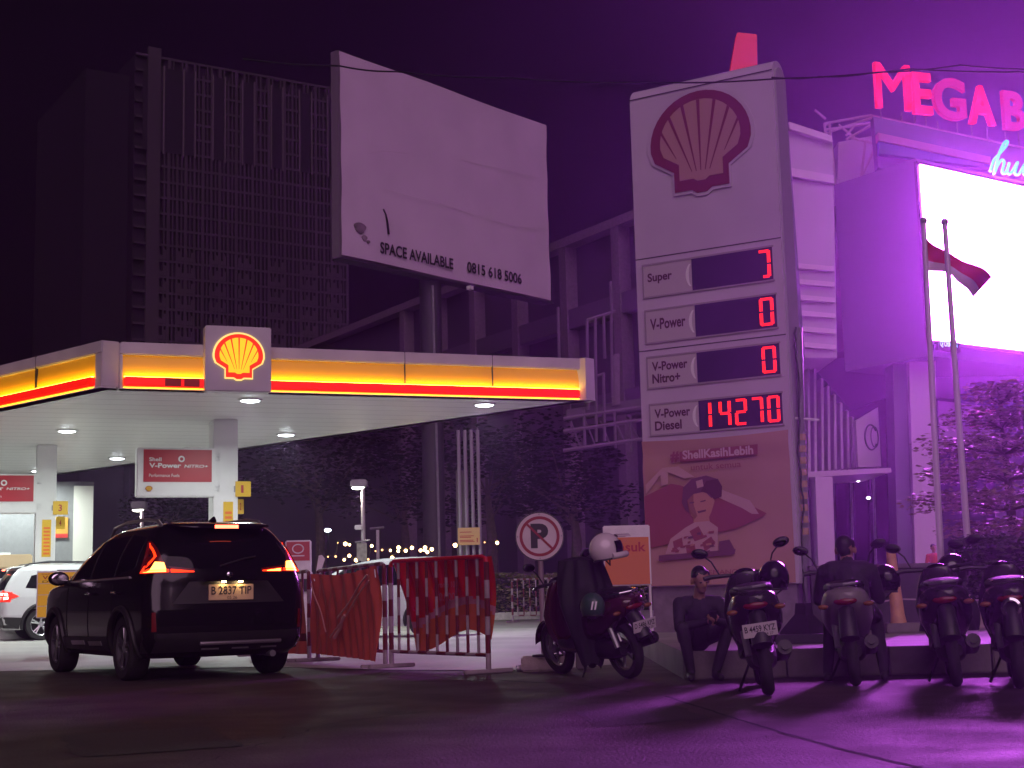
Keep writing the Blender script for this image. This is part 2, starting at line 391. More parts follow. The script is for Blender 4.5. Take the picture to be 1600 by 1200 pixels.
# columns
def column(u, v, w, dp):
    p = Zp(u, v, ZS); fr = Fr((p.x, p.y, 0), FX)
    c = MB().fbox(fr, -w / 2, 0, -dp, w / 2, ZS, 0).build('column', M_white, can, smooth=False, bevel=.015)
    MB().fbox(fr, -w / 2 - .02, 0, -dp - .02, w / 2 + .02, .25, .02).build('column_base', M_dark, can, c, smooth=False)
    return p, fr, c
colA, frA, cA = column(353, 655, .56, .7)
colB, frB, cB_ = column(74, 695, .50, .65)
def price_strip(fr, c, u0, v0, u1, v1):
    a0, b1 = fr.px(u0, v0, .01); a1, b0 = fr.px(u1, v1, .01)
    s = MB().fbox(fr, a0, b0, .001, a1, b1, .012).build('price_strip', M_yel, can, c, smooth=False)
    r = MB(); k = 8
    for i in range(k):
        y = b1 - (b1 - b0) * (.2 + .78 * i / k); r.fbox(fr, a0 + .04, y - (b1 - b0) * .055, .012, a1 - .03, y, .016)
    r.build('price_rows', mat('orange_rows', (.75, .16, .02), .5), can, c, smooth=False)
price_strip(frA, cA, 349, 784, 364, 860); price_strip(frB, cB_, 66, 812, 79, 870)

# hanging header boxes beside the columns
def header(label, fr, u0, v0, u1, v1, c):
    a0, b1 = fr.px(u0, v0, c); a1, b0 = fr.px(u1, v1, c); w = a1 - a0; h = b1 - b0
    t = thing('pump_header_sign', label, 'sign', fr.at((a0 + a1) / 2, b0, c), group='header boxes over the pumps')
    MB().fbox(fr, a0, b0, c - .35, a1, b1, c).build('box', M_white, t, smooth=False, bevel=.02)
    f = Fr(fr.at(a0, b0, c), fr.x)
    p = MB().fbox(f, .085 * w, .30 * h, .0005, .955 * w, .96 * h, .012).build('red_panel', M_redsign, t, smooth=False)
    m = MB()
    text_in(m, f, 'Shell', .155 * w, .72 * h, .31 * w, .80 * h, .015, .02); m.build('lettering', M_wl, t, p, smooth=False); m = MB()
    text_in(m, f, 'V-Power', .155 * w, .585 * h, .56 * w, .685 * h, .015, .03); m.build('lettering', M_wl, t, p, smooth=False); m = MB()
    text_in(m, f, 'NITRO+', .60 * w, .59 * h, .90 * w, .655 * h, .015, .02, slant=.25); m.build('lettering', M_wl, t, p, smooth=False); m = MB()
    text_in(m, f, 'Performance Fuels', .155 * w, .40 * h, .54 * w, .465 * h, .015, .0); m.build('lettering', M_wl, t, p, smooth=False); m = MB()
    for i in range(20):
        t0 = 6.2832 * i / 20; t1 = 6.2832 * (i + 1) / 20; q = lambda t, r: f.at(.565 * w + r * w * math.cos(t), .77 * h + r * w * math.sin(t), .016)
        m.poly([q(t0, .022), q(t0, .042), q(t1, .042), q(t1, .022)])
    m.build('ring_mark', M_wl, t, p, smooth=False)
    emblem(f, .155 * w, .16 * h, .09 * w, .12 * h, .0, mat('emblem_brown', (.45, .12, .02), .5), M_yel, t, None)
    for y_ in (.1, .75): MB().fbox(fr, a1, b0 + h * y_, c - .25, a1 + .12, b0 + h * (y_ + .15), c - .1).build('bracket', M_grey, t, smooth=False)
header('red and white box sign with white lettering hung left of the near canopy column', frA, 214, 699, 336, 776, .1)
header('red and white box sign cut by the left edge, hung on the far canopy column', frB, -62, 740, 57, 802, .1)
# number plates
def plate_no(label, fr, u0, v0, u1, v1, c, n):
    a0, b1 = fr.px(u0, v0, c); a1, b0 = fr.px(u1, v1, c)
    t = thing('pump_number_sign', label, 'sign', fr.at(a0, b0, c), group='numbered yellow pump plates')
    p = MB().fbox(fr, a0, b0, c - .04, a1, b1, c).build('plate', M_yel, t, smooth=False, bevel=.006)
    m = MB(); w = a1 - a0; h = b1 - b0
    text_in(m, fr, n, a0 + w * .36, b0 + h * .25, a0 + w * (.6 if n != '1' else .52), b0 + h * .75, c + .004, .02); m.build('number', M_red, t, p, smooth=False)
    MB().fbox(fr, a0 - .03, b0 + h * .3, c - .1, a0 + .02, b0 + h * .7, c - .045).build('bracket', M_grey, t, smooth=False)
plate_no('yellow plate with red number 1 on the near canopy column', frA, 368, 752, 392, 776, .05, '1')
plate_no('yellow plate with red number 2 half behind the near canopy column', frA, 371, 780, 381, 803, -.5, '2')
plate_no('yellow plate with red number 3 on the far canopy column', frB, 83, 783, 106, 804, .05, '3')
plate_no('yellow plate with red number 4 below plate 3', frB, 88, 807, 101, 827, -.5, '4')

# fuel dispenser by the far column
p = Zp(18, 968, .15); frD = Fr(P(18, 900, 37.0) * 1.0, FX); frD.o.z = 0
t = thing('fuel_dispenser', 'white fuel dispenser with black nozzles behind the white estate car', 'fuel pump', frD.o)
MB().fbox(frD, -.75, .0, -.6, .5, 1.55, 0).build('cabinet', M_whitep, t, smooth=False, bevel=.03)
MB().fbox(frD, -.75, 1.8, -.55, .5, 2.15, -.05).build('display_head', mat('cream_panel', (.7, .55, .33), .5), t, smooth=False, bevel=.03)
MB().fbox(frD, -.7, 1.55, -.5, -.6, 1.8, -.1).fbox(frD, .35, 1.55, -.5, .45, 1.8, -.1).build('support', M_grey, t, smooth=False)
MB().fbox(frD, -.1, .9, .001, .42, 1.45, .03).build('nozzle_panel', M_dark, t, smooth=False)
for x in (-.02, .12, .26, .38):
    MB().tube([frD.at(x, .5, .06), frD.at(x, 1.2, .08), frD.at(x, 1.42, .1), frD.at(x + .02, 1.3, .16)], .025, 6).build('nozzle_hose', M_dark, t)
MB().fbox(frD, -.6, .95, .001, -.2, 1.4, .02).build('info_panel', mat('cream_panel', (.7, .55, .33), .5), t, smooth=False)

# shop building under the canopy
shp = thing('station_shop', 'pale grey station shop wall with a white pilaster behind the far pumps', 'building', P(60, 930, 46.5))
frS = Fr((P(145, 870, 46.5).x, 46.5, 0), V((1, .33, 0)))
M_shop = mat('shop_wall', (.17, .17, .175), .6, noise=.08)
MB().fbox(frS, -16, 0, -6, 0, 4.75, 0).build('wall', M_shop, shp, smooth=False)
MB().fbox(frS, -.62, 0, .0, -.02, 4.6, .18).build('pilaster', mat('cream_wall', (.62, .6, .54), .6), shp, smooth=False)
ws = MB().fbox(frS, -1.5, .9, .0, -.95, 1.75, .05).build('wall_sign', M_yel, shp, smooth=False)
ws = MB().fbox(frS, -1.45, 2.95, .0, -.78, 3.6, .06).build('wall_sign', mat('dim_yellow', (.45, .24, .03), .5), shp, smooth=False)
MB().fbox(frS, -1.45, 2.95, .061, -.78, 3.08, .07).build('sign_band', M_red, shp, ws, smooth=False)
w = MB().fbox(frS, -5.2, .9, .0, -2.6, 2.4, .04).build('window', M_glass, shp, smooth=False)
MB().fbox(frS, -5.3, .8, .0, -5.2, 2.5, .08).fbox(frS, -2.6, .8, 0, -2.5, 2.5, .08).fbox(frS, -5.2, 2.4, 0, -2.6, 2.5, .08).fbox(frS, -5.2, .8, 0, -2.6, .9, .08).build('window_frame', M_whitep, shp, w, smooth=False)

# ================================================================== BLANK BILLBOARD
bTL = P(531, 79, 50); zt = bTL.z; bTR = Zp(853, 196, zt); bb = P(531, 398, 50).z
frB2 = Fr((bTL.x, bTL.y, bb), V((bTR.x - bTL.x, bTR.y - bTL.y, 0))); WB = V((bTR.x - bTL.x, bTR.y - bTL.y, 0)).length; HB = zt - bb
bil = thing('billboard', 'big blank white billboard with space available lettering above the canopy', 'billboard', (bTL.x, bTL.y, 0))
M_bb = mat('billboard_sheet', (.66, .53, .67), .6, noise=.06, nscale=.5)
sh = MB()
def bbf(u, v): return frB2.at(WB * u, HB * v, .03 * math.sin(9 * u + 4 * v) + .02 * math.sin(23 * v + 11 * u))
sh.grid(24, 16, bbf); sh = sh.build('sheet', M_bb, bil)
MB().fbox(frB2, -.06, -.08, -.42, WB + .03, HB + .02, -.06).build('frame', mat('billboard_frame', (.16, .13, .16), .7), bil, smooth=False)
m = MB()
x0, y0 = frB2.px(594, 400, .06); x1, y1 = frB2.px(708, 411, .06)
text_in(m, frB2, 'SPACE AVAILABLE', x0, .35, x1, .35 + .44, .07, .025)
m.build('lettering', M_blk, bil, sh, smooth=False); m = MB(); x0, y0 = frB2.px(730, 430, .06); x1, y1 = frB2.px(815, 440, .06)
text_in(m, frB2, '0815 618 5006', x0, .38, x1, .38 + .44, .07, .02)
m.build('lettering', M_blk, bil, sh, smooth=False)
m = MB(); q = lambda u, v: frB2.px(u, v, .07)
M_scuff = mat('scuff', (.22, .16, .2), .7, noise=.5, nscale=3); pts = [q(600, 326), q(604, 335), q(607, 348), q(609, 366), q(606, 366), q(604, 348), q(602, 335), q(598.5, 327)]
m.fprism(frB2, pts, .06, .075); m.build('scuff_mark', M_blk, bil, sh, smooth=False)
for u, v, w_, h_ in ((563, 356, 13, 9), (570, 372, 6, 5), (576, 378, 4, 3)):
    ca, cb = q(u, v); m = MB(); m.fprism(frB2, [(ca + w_ / 45 * math.cos(t) * (1 + .2 * math.sin(3 * t)), cb + h_ / 45 * math.sin(t)) for t in [6.28 * i / 14 for i in range(14)]], .055, .07); m.build('scuff_mark', M_scuff, bil, sh, smooth=False)
for p_ in (((720, 250), (745, 256), (775, 262), (800, 267), (840, 278)), ((600, 295), (640, 307), (690, 318), (740, 336)), ((770, 345), (800, 352), (850, 358)), ((575, 240), (600, 236), (640, 240))):
    MB().tube([frB2.at(*q(u, v), .062) for u, v in p_], [.006] * len(p_), 5).build('sheet_crease', mat('crease_grey', (.52, .41, .48), .7), bil, sh)
m = MB()
MB().fbox(frB2, -.05, -.16, -.42, WB, -.09, .12).build('catwalk', mat('dark_steel', (.04, .035, .045), .6), bil, smooth=False)
MB().tube([V((bTL.x + 2.9, bTL.y + 4.2, 0)), V((bTL.x + 2.9, bTL.y + 4.2, bb + 1))], .42, 16).build('mast', mat('dark_steel', (.04, .035, .045), .6), bil)
MB().tube([P(676, 446, 52) + V((0, 0, 0)), V((P(676, 446, 52).x + .1, 52, 0))], .045, 8).build('cable_pipe', M_grey, bil)
MB().fbox(frB2, q(728, 450)[0], -.34, .1, q(733, 450)[0], -.2, .3).build('floodlight', M_whitep, bil, smooth=False)

# ================================================================== PRICE PYLON
pR = P(1205, 88, 19.5); zt = pR.z; pL = Zp(983, 138, zt); WP = V((pR.x - pL.x, pR.y - pL.y, 0)).length
frP = Fr((pL.x, pL.y, 0), V((pR.x - pL.x, pR.y - pL.y, 0))); HP = zt
pyl = thing('price_pylon', 'tall white fuel price pylon with scallop emblem and red digit displays', 'price sign', (pL.x, pL.y, 0))
M_pyl = mat('pylon_white', (.54, .46, .58), .45, noise=.06, nscale=1.2)
TH = .5; prof = [(0, .95), (0, HP - .18)]
fS = Fr(frP.at(WP, 0, 0), -frP.n)     # side profile plane: a runs backwards
n = 10; pts = [(0, .9), (TH, .9)] + [(TH / 2 + TH / 2 * math.cos(math.pi * i / n), HP - .25 + .25 * math.sin(math.pi * i / n)) for i in range(n + 1)]
MB().fprism(fS, pts, -WP, 0).build('body', M_pyl, pyl, bevel=.0)
pts2 = [(.05, .9), (TH - .05, .9)] + [(TH / 2 + (TH / 2 - .05) * math.cos(math.pi * i / n), HP - .3 + .2 * math.sin(math.pi * i / n)) for i in range(n + 1)]
MB().fprism(fS, pts2, .0, .03).build('side_panel', mat('pylon_side', (.36, .33, .38), .5), pyl)
MB().fbox(frP, .05, 0, -TH + .05, WP - .05, .9, -.04).build('base', mat('base_wall', (.2, .17, .2), .7, noise=.2), pyl, smooth=False)
sq = lambda u, v: frP.px(u, v, .02)
# seams
s = MB()
for (u0, v0, u1, v1) in ((992, 405, 1226, 371), (1000, 549, 1237, 521), (985, 156, 1207, 108)):
    b_1 = sq(u0, v0)[1]; b_2 = sq(u1, v1)[1]; bm_ = (b_1 + b_2) / 2; MB().fbox(frP, .0, bm_ - .008, .0, WP, bm_ + .008, .004).build('seam', mat('seam_dark', (.08, .06, .09), .7), pyl, smooth=False)
ca, cb = sq(1094, 222); ew = sq(1172, 215)[0] - sq(1015, 235)[0]; eh = sq(1094, 140)[1] - sq(1094, 305)[1]
emblem(frP, ca, cb, ew, eh, .004, mat('emblem_red_dull', (.22, .035, .08), .45), mat('emblem_tan', (.46, .26, .22), .5), pyl, None, M_pyl)
# price rows
M_disp = mat('display_face', (.05, .035, .10), .12, spec=.6)
M_seg = glow('led_red', (1, .02, .015), 1.6)
M_lab = mat('label_panel', (.50, .44, .48), .4)
M_txt = mat('dark_plum_lettering', (.10, .03, .07), .5)
def seg_digit(m, fr, a, b, w, h, ch):
    t = h * .09
    H = {'t': (t * .6, h - t, w - t * .6, h), 'm': (t * .6, h / 2 - t / 2, w - t * .6, h / 2 + t / 2), 'b': (t * .6, 0, w - t * .6, t),
         'tl': (0, h / 2 + t * .4, t * 1.25, h - t * .5), 'bl': (0, t * .5, t * 1.25, h / 2 - t * .4), 'tr': (w - t * 1.25, h / 2 + t * .4, w, h - t * .5), 'br': (w - t * 1.25, t * .5, w, h / 2 - t * .4)}
    D = {'0': 't b tl bl tr br', '1': 'tr br', '2': 't tr m bl b', '4': 'tl tr m br', '7': 't tr br', 'J': 't tr br b'}[ch].split()
    for k in D:
        x0, y0, x1, y1 = H[k]; g = t * .16
        if ch == 'J' and k in ('b', ): x0 += w * .35
        if ch == 'J' and k == 't': x0 += w * .1
        # each stroke is two rows of diodes
        if k in 'tmb':
            m.fbox(fr, a + x0, b + y0, .022, a + x1, b + (y0 + y1) / 2 - g, .032); m.fbox(fr, a + x0, b + (y0 + y1) / 2 + g, .022, a + x1, b + y1, .032)
        else:
            m.fbox(fr, a + x0, b + y0, .022, a + (x0 + x1) / 2 - g, b + y1, .032); m.fbox(fr, a + (x0 + x1) / 2 + g, b + y0, .022, a + x1, b + y1, .032)
rows = [('Super', 'J', (1005, 416), (1008, 464), (1080, 405), (1208, 436), 1181, 1204, 390, 432),
        ('V-Power', '0', (1009, 489), (1011, 535), (1085, 475), (1214, 511), 1185, 1209, 463, 509),
        ('V-Power\nNitro+', '0', (1012, 561), (1015, 607), (1088, 550), (1219, 583), 1190, 1213, 539, 586),
        ('V-Power\nDiesel', '14270', (1016, 634), (1018, 681), (1091, 626), (1223, 660), 1099, 1219, 618, 668)]
for txt, dig, l0, l1, d0, d1, g0, g1, gy0, gy1 in rows:
    la, lt = sq(*l0); _, lb = sq(*l1); da, dt = sq(*d0); db_, dB = sq(*d1)
    top = (lt + dt) / 2; bot = (lb + dB) / 2
    lp = MB().fbox(frP, la, bot, .001, da - .004, top, .012).build('label_panel', M_lab, pyl, smooth=False)
    m = MB(); hh = top - bot
    if '\n' in txt:
        A, B = txt.split('\n'); text_in(m, frP, A, la + .06, bot + hh * .54, la + .62, bot + hh * .85, .015, .028); text_in(m, frP, B, la + .06, bot + hh * .12, la + (.50 if B[0] == 'N' else .48), bot + hh * .44, .015, .028)
    else: text_in(m, frP, txt, la + .06, bot + hh * .38, la + (.45 if txt == 'Super' else .62), bot + hh * .74, .015, .028)
    m.build('lettering', M_txt, pyl, lp, smooth=False)
    MB().fbox(frP, la - .025, bot - .025, .0, la, top + .025, .02).fbox(frP, la, bot - .025, .0, db_ + .02, bot, .02).fbox(frP, la, top, 0, db_ + .02, top + .025, .02).build('row_frame', mat('row_frame', (.34, .29, .34), .5), pyl, lp, smooth=False)
    dp = MB().fbox(frP, da, bot, .001, db_, top, .018).build('price_display', M_disp, pyl, smooth=False)
    m = MB(); xa = sq(g0, (gy0 + gy1) / 2)[0]; xb = sq(g1, (gy0 + gy1) / 2)[0]; n_ = len(dig); h_ = hh * .86; y_ = bot + hh * .07
    w1 = .205 if n_ == 1 else (xb - xa) / n_ * .78
    if n_ == 1: seg_digit(m, frP, xb - w1, y_, w1, h_, dig)
    else:
        st = (xb - xa - w1) / (n_ - 1)
        for i, ch in enumerate(dig): m = MB(); seg_digit(m, frP, xa + st * i - (w1 * .3 if i == 0 else 0), y_, w1, h_, ch); m.build('digit', M_seg, pyl, dp, smooth=False)
    if n_ == 1: m.build('digit', M_seg, pyl, dp, smooth=False)
    # pale crescent on the label panel, next to the display
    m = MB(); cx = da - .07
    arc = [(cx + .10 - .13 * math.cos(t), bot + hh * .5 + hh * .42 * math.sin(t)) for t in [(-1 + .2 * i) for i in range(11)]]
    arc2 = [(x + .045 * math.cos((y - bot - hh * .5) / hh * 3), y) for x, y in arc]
    m.fprism(frP, arc + arc2[::-1], .012, .016).build('pale_crescent', M_white, pyl, lp, smooth=False)
# cloth banner tied round the foot of the pylon
bt = (sq(1003, 690)[1] + sq(1236, 672)[1]) / 2; bb = (sq(1008, 918)[1] + sq(1244, 908)[1]) / 2
ban = thing('pylon_banner', 'faded orange cloth banner with capped man tied round the pylon foot', 'banner', frP.at(0, bb, .06))
M_ban = mat('banner_cloth', (.44, .25, .22), .7, noise=.08, nscale=1)
fBn = frP.sub(.02, bb, .06); HBn = bt - bb; WBn = WP - .04
MB().grid(30, 24, lambda u, v: fBn.at(WBn * u, HBn * v - .03 * math.sin(math.pi * u) * (v > .9), .018 * math.sin(26 * v + 3 * u) * v ** 3 - .0)).build('cloth', M_ban, ban)
bpx = lambda u, v: fBn.px(u, v, .03)
def bpoly(name, pts, m, c): return MB().fprism(fBn, [bpx(*p) for p in pts], c, c + .003).build(name, m, ban, smooth=False)
M_mar = mat('banner_maroon', (.30, .075, .12), .7); M_skin2 = mat('printed_skin', (.50, .24, .20), .7)
M_prw = mat('printed_white', (.52, .32, .34), .7); M_prd = mat('printed_dark', (.17, .06, .12), .7)
bpoly('printed_star', [(1007, 776), (1048, 756), (1062, 758), (1100, 772), (1138, 772), (1198, 802), (1190, 808), (1150, 826), (1120, 832), (1010, 858)], M_mar, .03)
bpoly('printed_stripe', [(1009, 758), (1035, 731), (1060, 729), (1085, 745), (1070, 748), (1044, 738), (1044, 757), (1034, 759), (1032, 742), (1010, 772)], M_prw, .034)
bpoly('printed_stripe', [(1125, 764), (1172, 782), (1186, 803), (1175, 803), (1160, 794), (1124, 778)], M_prw, .034)
bpoly('printed_face', [(1074, 772), (1078, 788), (1080, 805), (1088, 813), (1106, 813), (1112, 800), (1117, 783), (1112, 768), (1090, 762)], M_skin2, .037)
bpoly('printed_neck', [(1084, 806), (1108, 806), (1110, 822), (1084, 826)], M_skin2, .0335)
bpoly('printed_cap', [(1066, 785), (1068, 762), (1082, 748), (1104, 743), (1120, 748), (1128, 762), (1126, 774), (1112, 778), (1102, 768), (1084, 772), (1074, 782), (1078, 802), (1072, 798)], M_prd, .041)
bpoly('printed_brim', [(1096, 768), (1104, 752), (1122, 748), (1129, 760), (1128, 776), (1116, 780), (1110, 772)], mat('printed_cap_dark', (.12, .035, .08), .7), .045)
bpoly('printed_shade', [(1074, 774), (1084, 770), (1084, 788), (1090, 806), (1086, 811), (1078, 800)], mat('printed_shadow', (.30, .12, .12), .7), .039)
bpoly('printed_badge', [(1088, 752), (1098, 749), (1100, 760), (1090, 763)], M_prw, .0445)
bpoly('printed_suit', [(1040, 866), (1048, 842), (1072, 824), (1086, 816), (1108, 814), (1122, 824), (1122, 866)], M_prw, .037)
for p_ in ([(1078, 830), (1092, 822), (1102, 840), (1086, 846)], [(1052, 846), (1066, 840), (1068, 852), (1054, 858)], [(1098, 848), (1112, 838), (1118, 850), (1102, 862)], [(1072, 852), (1086, 850), (1088, 862), (1074, 866)]):
    bpoly('printed_patch', p_, M_mar, .041)
bpoly('printed_base', [(1030, 868), (1150, 858), (1148, 866), (1030, 877)], M_prd, .041)
bpoly('printed_box', [(1124, 846), (1140, 843), (1148, 858), (1124, 862)], M_prd, .037)
for p_ in ([(1078, 785), (1085, 784), (1085, 786), (1078, 787)], [(1095, 783), (1103, 781), (1103, 783), (1095, 785)], [(1090, 799), (1104, 796), (1103, 799), (1092, 802)]):
    bpoly('printed_feature', p_, M_prd, .0405)
for k_ in range(26):
    u_, v_ = 1044 + rnd.random() * 74, 828 + rnd.random() * 34
    if v_ < 846 and u_ < 1064: continue
    bpoly('printed_patch', [(u_, v_), (u_ + rnd.uniform(3, 9), v_ - 1.5), (u_ + rnd.uniform(3, 9), v_ + rnd.uniform(1, 3)), (u_, v_ + 3)], rnd.choice((M_prd, M_mar, M_skin2)), .045 + k_ * .0003)
hb = bpoly('heading_box', [(1062, 706), (1184, 694), (1184, 710), (1063, 722)], M_mar, .034)
m = MB(); x0, y0 = bpx(1067, 716); x1, y1 = bpx(1177, 698); yb = bpx(1067, 718)[1]
text_in(m, fBn, 'ShellKasihLebih', x0, yb, x1, yb + .125, .039, .03); m.build('lettering', mat('heading_white', (.6, .42, .46), .6), ban, hb, smooth=False)
m = MB(); text_in(m, fBn, '#', bpx(1048, 722)[0], bpx(1048, 723)[1], bpx(1062, 722)[0], bpx(1048, 706)[1], .036, .04); m.build('lettering', M_mar, ban, smooth=False); m = MB(); x0, y0 = bpx(1080, 735); x1, _ = bpx(1158, 727)
text_in(m, fBn, 'untuk semua', x0, y0 - .0, x1, y0 + .085, .036); m.build('lettering', M_mar, ban, smooth=False); m = MB(); x0, y0 = bpx(1102, 900); x1, _ = bpx(1212, 890); text_in(m, fBn, 'SEMANGAT JALAN', x0, y0, x1, y0 + .08, .036)
m.build('lettering', M_mar, ban, smooth=False)
# slim cable pole strapped beside the pylon
a = P(1248, 512, 19.6); b = P(1262, 985, 19.6)
t = thing('cable_pole', 'slim pole wrapped in cable and reflective tape beside the price pylon', 'pole', (b.x, b.y, .27))
MB().tube([V((b.x, b.y, .27)), V((a.x, a.y, a.z))], .05, 8).build('pole', M_grey, t)
cp = []
for i in range(50):
    f = i / 49; q_ = V((b.x, b.y, .15)).lerp(V((a.x, a.y, a.z)), f); cp.append(q_ + V((-.045 + .02 * math.sin(i * .37) + rnd.uniform(-.012, .012), -.055, 0)))
MB().tube(cp, .014, 5).build('cable', M_dark, t)
for i in range(9):
    z_ = 1.4 + i * .16; f = z_ / (a.z - .15); q_ = V((b.x, b.y, .15)).lerp(V((a.x, a.y, a.z)), f); MB().tube([q_, q_ + V((0, 0, .09))], .056, 8).build('reflective_tape', mat('tape_gold', (.65, .45, .3), .25, .3), t)
MB().tube([V((b.x - .1, b.y, 3.15)), V((b.x + .3, b.y - .05, 3.1))], .018, 6).build('bracket', M_whitep, t)

# ================================================================== MALL
mall = thing('mall_building', 'big shopping mall with red roof letters behind the price pylon', 'building', P(1400, 900, 48))
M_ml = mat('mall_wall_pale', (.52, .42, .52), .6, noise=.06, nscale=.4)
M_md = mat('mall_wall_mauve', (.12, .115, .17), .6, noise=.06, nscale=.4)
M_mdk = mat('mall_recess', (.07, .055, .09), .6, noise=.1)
M_led2 = mat('mall_ledge', (.66, .52, .62), .5)
sA = P(1437, 257, 45); sB = Zp(1601, 293, sA.z); sbz = P(1450, 531, 45).z
sx_ = V((sB.x - sA.x, sB.y - sA.y, 0)); frK = Fr((sA.x, sA.y, sbz), sx_); HK = sA.z - sbz; WK = 9.0
def slab(name, pts, Y, th, m, parent=None, root=None):
    fr = Fr((0, Y, 0), (1, 0, 0)); return MB().fprism(fr, [fr.px(*p) for p in pts], -th, 0).build(name, m, root or mall, parent, smooth=False)
# box carrying the screen; its left flank runs back from the screen's edge
bk = Zp(1304, 300, sA.z); bx = [frK.at(0, 0, -.15), frK.at(WK + 4, 0, -.15)]
q0 = V((bx[0].x, bx[0].y)); q1 = V((bx[1].x, bx[1].y)); q2 = V((bk.x, bk.y))
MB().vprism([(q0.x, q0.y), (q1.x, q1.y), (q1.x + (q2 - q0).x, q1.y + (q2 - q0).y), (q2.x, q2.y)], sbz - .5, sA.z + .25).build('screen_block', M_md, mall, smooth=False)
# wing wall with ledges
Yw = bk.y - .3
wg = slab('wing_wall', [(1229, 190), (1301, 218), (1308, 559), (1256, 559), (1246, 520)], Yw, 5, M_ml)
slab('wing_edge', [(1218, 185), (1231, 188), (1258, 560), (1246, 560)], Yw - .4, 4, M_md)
for i in range(6):
    y_ = 416 + i * 24.6; slab('ledge', [(1246 + i * 1.5, y_ - 5), (1303.5 + i * .5, y_), (1303.7 + i * .5, y_ + 7), (1246.5 + i * 1.5, y_ + 3)], Yw - .2, .2, M_led2)
slab('ledge', [(1236, 262), (1303, 274), (1303.5, 286), (1236.5, 275)], Yw - .2, .2, M_led2)
slab('ledge', [(1233, 190), (1300, 212), (1300.3, 222), (1233.5, 201)], Yw - .25, .25, M_led2)
# upper parapet and roof gutter
slab('parapet', [(1365, 182), (1610, 235), (1610, 300), (1372, 262)], 50.5, .5, M_md)
slab('gutter', [(1372, 207), (1548, 245), (1548, 256), (1373, 219)], 50.0, .4, mat('rust_band', (.45, .22, .25), .6))
slab('blue_band', [(1373, 219), (1548, 256), (1548, 262), (1374, 240)], 50.1, .3, mat('blue_band', (.12, .14, .40), .6))
slab('roof_plant', [(1310, 222), (1374, 210), (1376, 275), (1340, 300), (1308, 300)], 53, 2, M_ml)
tr = MB(); q = lambda u, v, Y=51.5: P(u, v, Y)
for a, b in (((1288, 193), (1362, 180)), ((1290, 203), (1364, 192)), ((1288, 193), (1300, 300)), ((1296, 193), (1306, 296)), ((1300, 205), (1362, 184)), ((1322, 218), (1368, 192)), ((1330, 215), (1372, 226)), ((1352, 222), (1345, 282)), ((1372, 222), (1342, 284)), ((1370, 192), (1378, 272)), ((1362, 181), (1602, 232)), ((1365, 190), (1602, 240)), ((1273, 172), (1290, 186)), ((1310, 195), (1335, 215)), ((1340, 190), (1322, 212))):
    tr.tube([q(*a), q(*b)], .05, 6)
for i in range(9):
    f = i / 8; a = q(1289 + 11 * f, 195 + 100 * f); b = q(1298 + 9 * f, 196 + 98 * f); tr.tube([a, b], .03, 5)
tr.build('roof_truss', mat('truss_steel', (.5, .36, .42), .5, .3), mall)
# lower storeys
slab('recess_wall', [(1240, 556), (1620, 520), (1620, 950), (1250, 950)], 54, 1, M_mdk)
for i, (u, v0, v1) in enumerate(((1262, 568, 738), (1272, 575, 736), (1283, 590, 735), (1293, 602, 734), (1303, 615, 733), (1313, 628, 732), (1323, 640, 731), (1331, 650, 731))):
    slab('fin', [(u, v0), (u + 3.5, v0 + 2), (u + 5, v1), (u + 1, v1)], 50 - i * .15, .7, M_ml)
slab('soffit_band', [(1256, 560), (1308, 560), (1440, 546), (1442, 600), (1330, 640), (1264, 566)], 52, 1.2, M_md)
slab('entrance_canopy', [(1262, 737), (1392, 731), (1393, 738), (1263, 746)], 46, 4, M_ml)
sg = slab('sign_slab', [(1337, 657), (1372, 636), (1377, 729), (1341, 730)], 48, .4, M_ml)
frs = Fr((0, 47.98, 0), (1, 0, 0)); ca, cb = frs.px(1361, 683); em = MB()
em.tube([frs.at(ca + .20 * math.cos(t), cb + .42 * math.sin(t), .01) for t in [.5 + 5.2 * i / 20 for i in range(21)]], .03, 5)
em.tube([frs.at(ca + .12 + .12 * math.cos(t), cb + .35 * math.sin(t), .01) for t in [6.28 * i / 20 for i in range(21)]], .02, 5)
em.build('wall_emblem', M_mdk, mall, sg)
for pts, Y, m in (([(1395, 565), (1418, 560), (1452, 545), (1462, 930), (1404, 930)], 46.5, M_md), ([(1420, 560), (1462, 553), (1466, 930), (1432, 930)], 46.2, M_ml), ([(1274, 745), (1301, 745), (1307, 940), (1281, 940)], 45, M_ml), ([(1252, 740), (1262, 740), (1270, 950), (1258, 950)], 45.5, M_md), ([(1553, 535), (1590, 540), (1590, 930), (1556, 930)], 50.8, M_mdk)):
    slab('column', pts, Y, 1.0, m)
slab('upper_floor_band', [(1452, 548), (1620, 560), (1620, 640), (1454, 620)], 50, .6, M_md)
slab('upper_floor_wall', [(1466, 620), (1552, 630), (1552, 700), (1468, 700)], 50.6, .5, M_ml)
w = slab('shopfront', [(1306, 746), (1395, 742), (1400, 935), (1312, 935)], 52.4, .2, M_glass)
MB().tube([P(1330, 744, 52), P(1334, 935, 52)], .05, 6).tube([P(1365, 744, 52), P(1370, 935, 52)], .05, 6).build('mullion', M_grey, mall, w)
for u, v in ((1341, 751), (1357, 778)):
    MB().ell(P(u, v, 49.5), (.07, .07, .045)).build('ceiling_spot', glow('spot_white', (1, .95, 1), 9), mall)
MB().tube([P(1525, 605, 49), P(1560, 618, 49)], .05, 6).tube([P(1525, 630, 49), P(1560, 608, 49)], .05, 6).build('brace', M_led2, mall)
slab('pink_balcony', [(1520, 640), (1556, 640), (1556, 665), (1522, 665)], 49.5, .5, mat('pink_panel', (.6, .12, .22), .5))
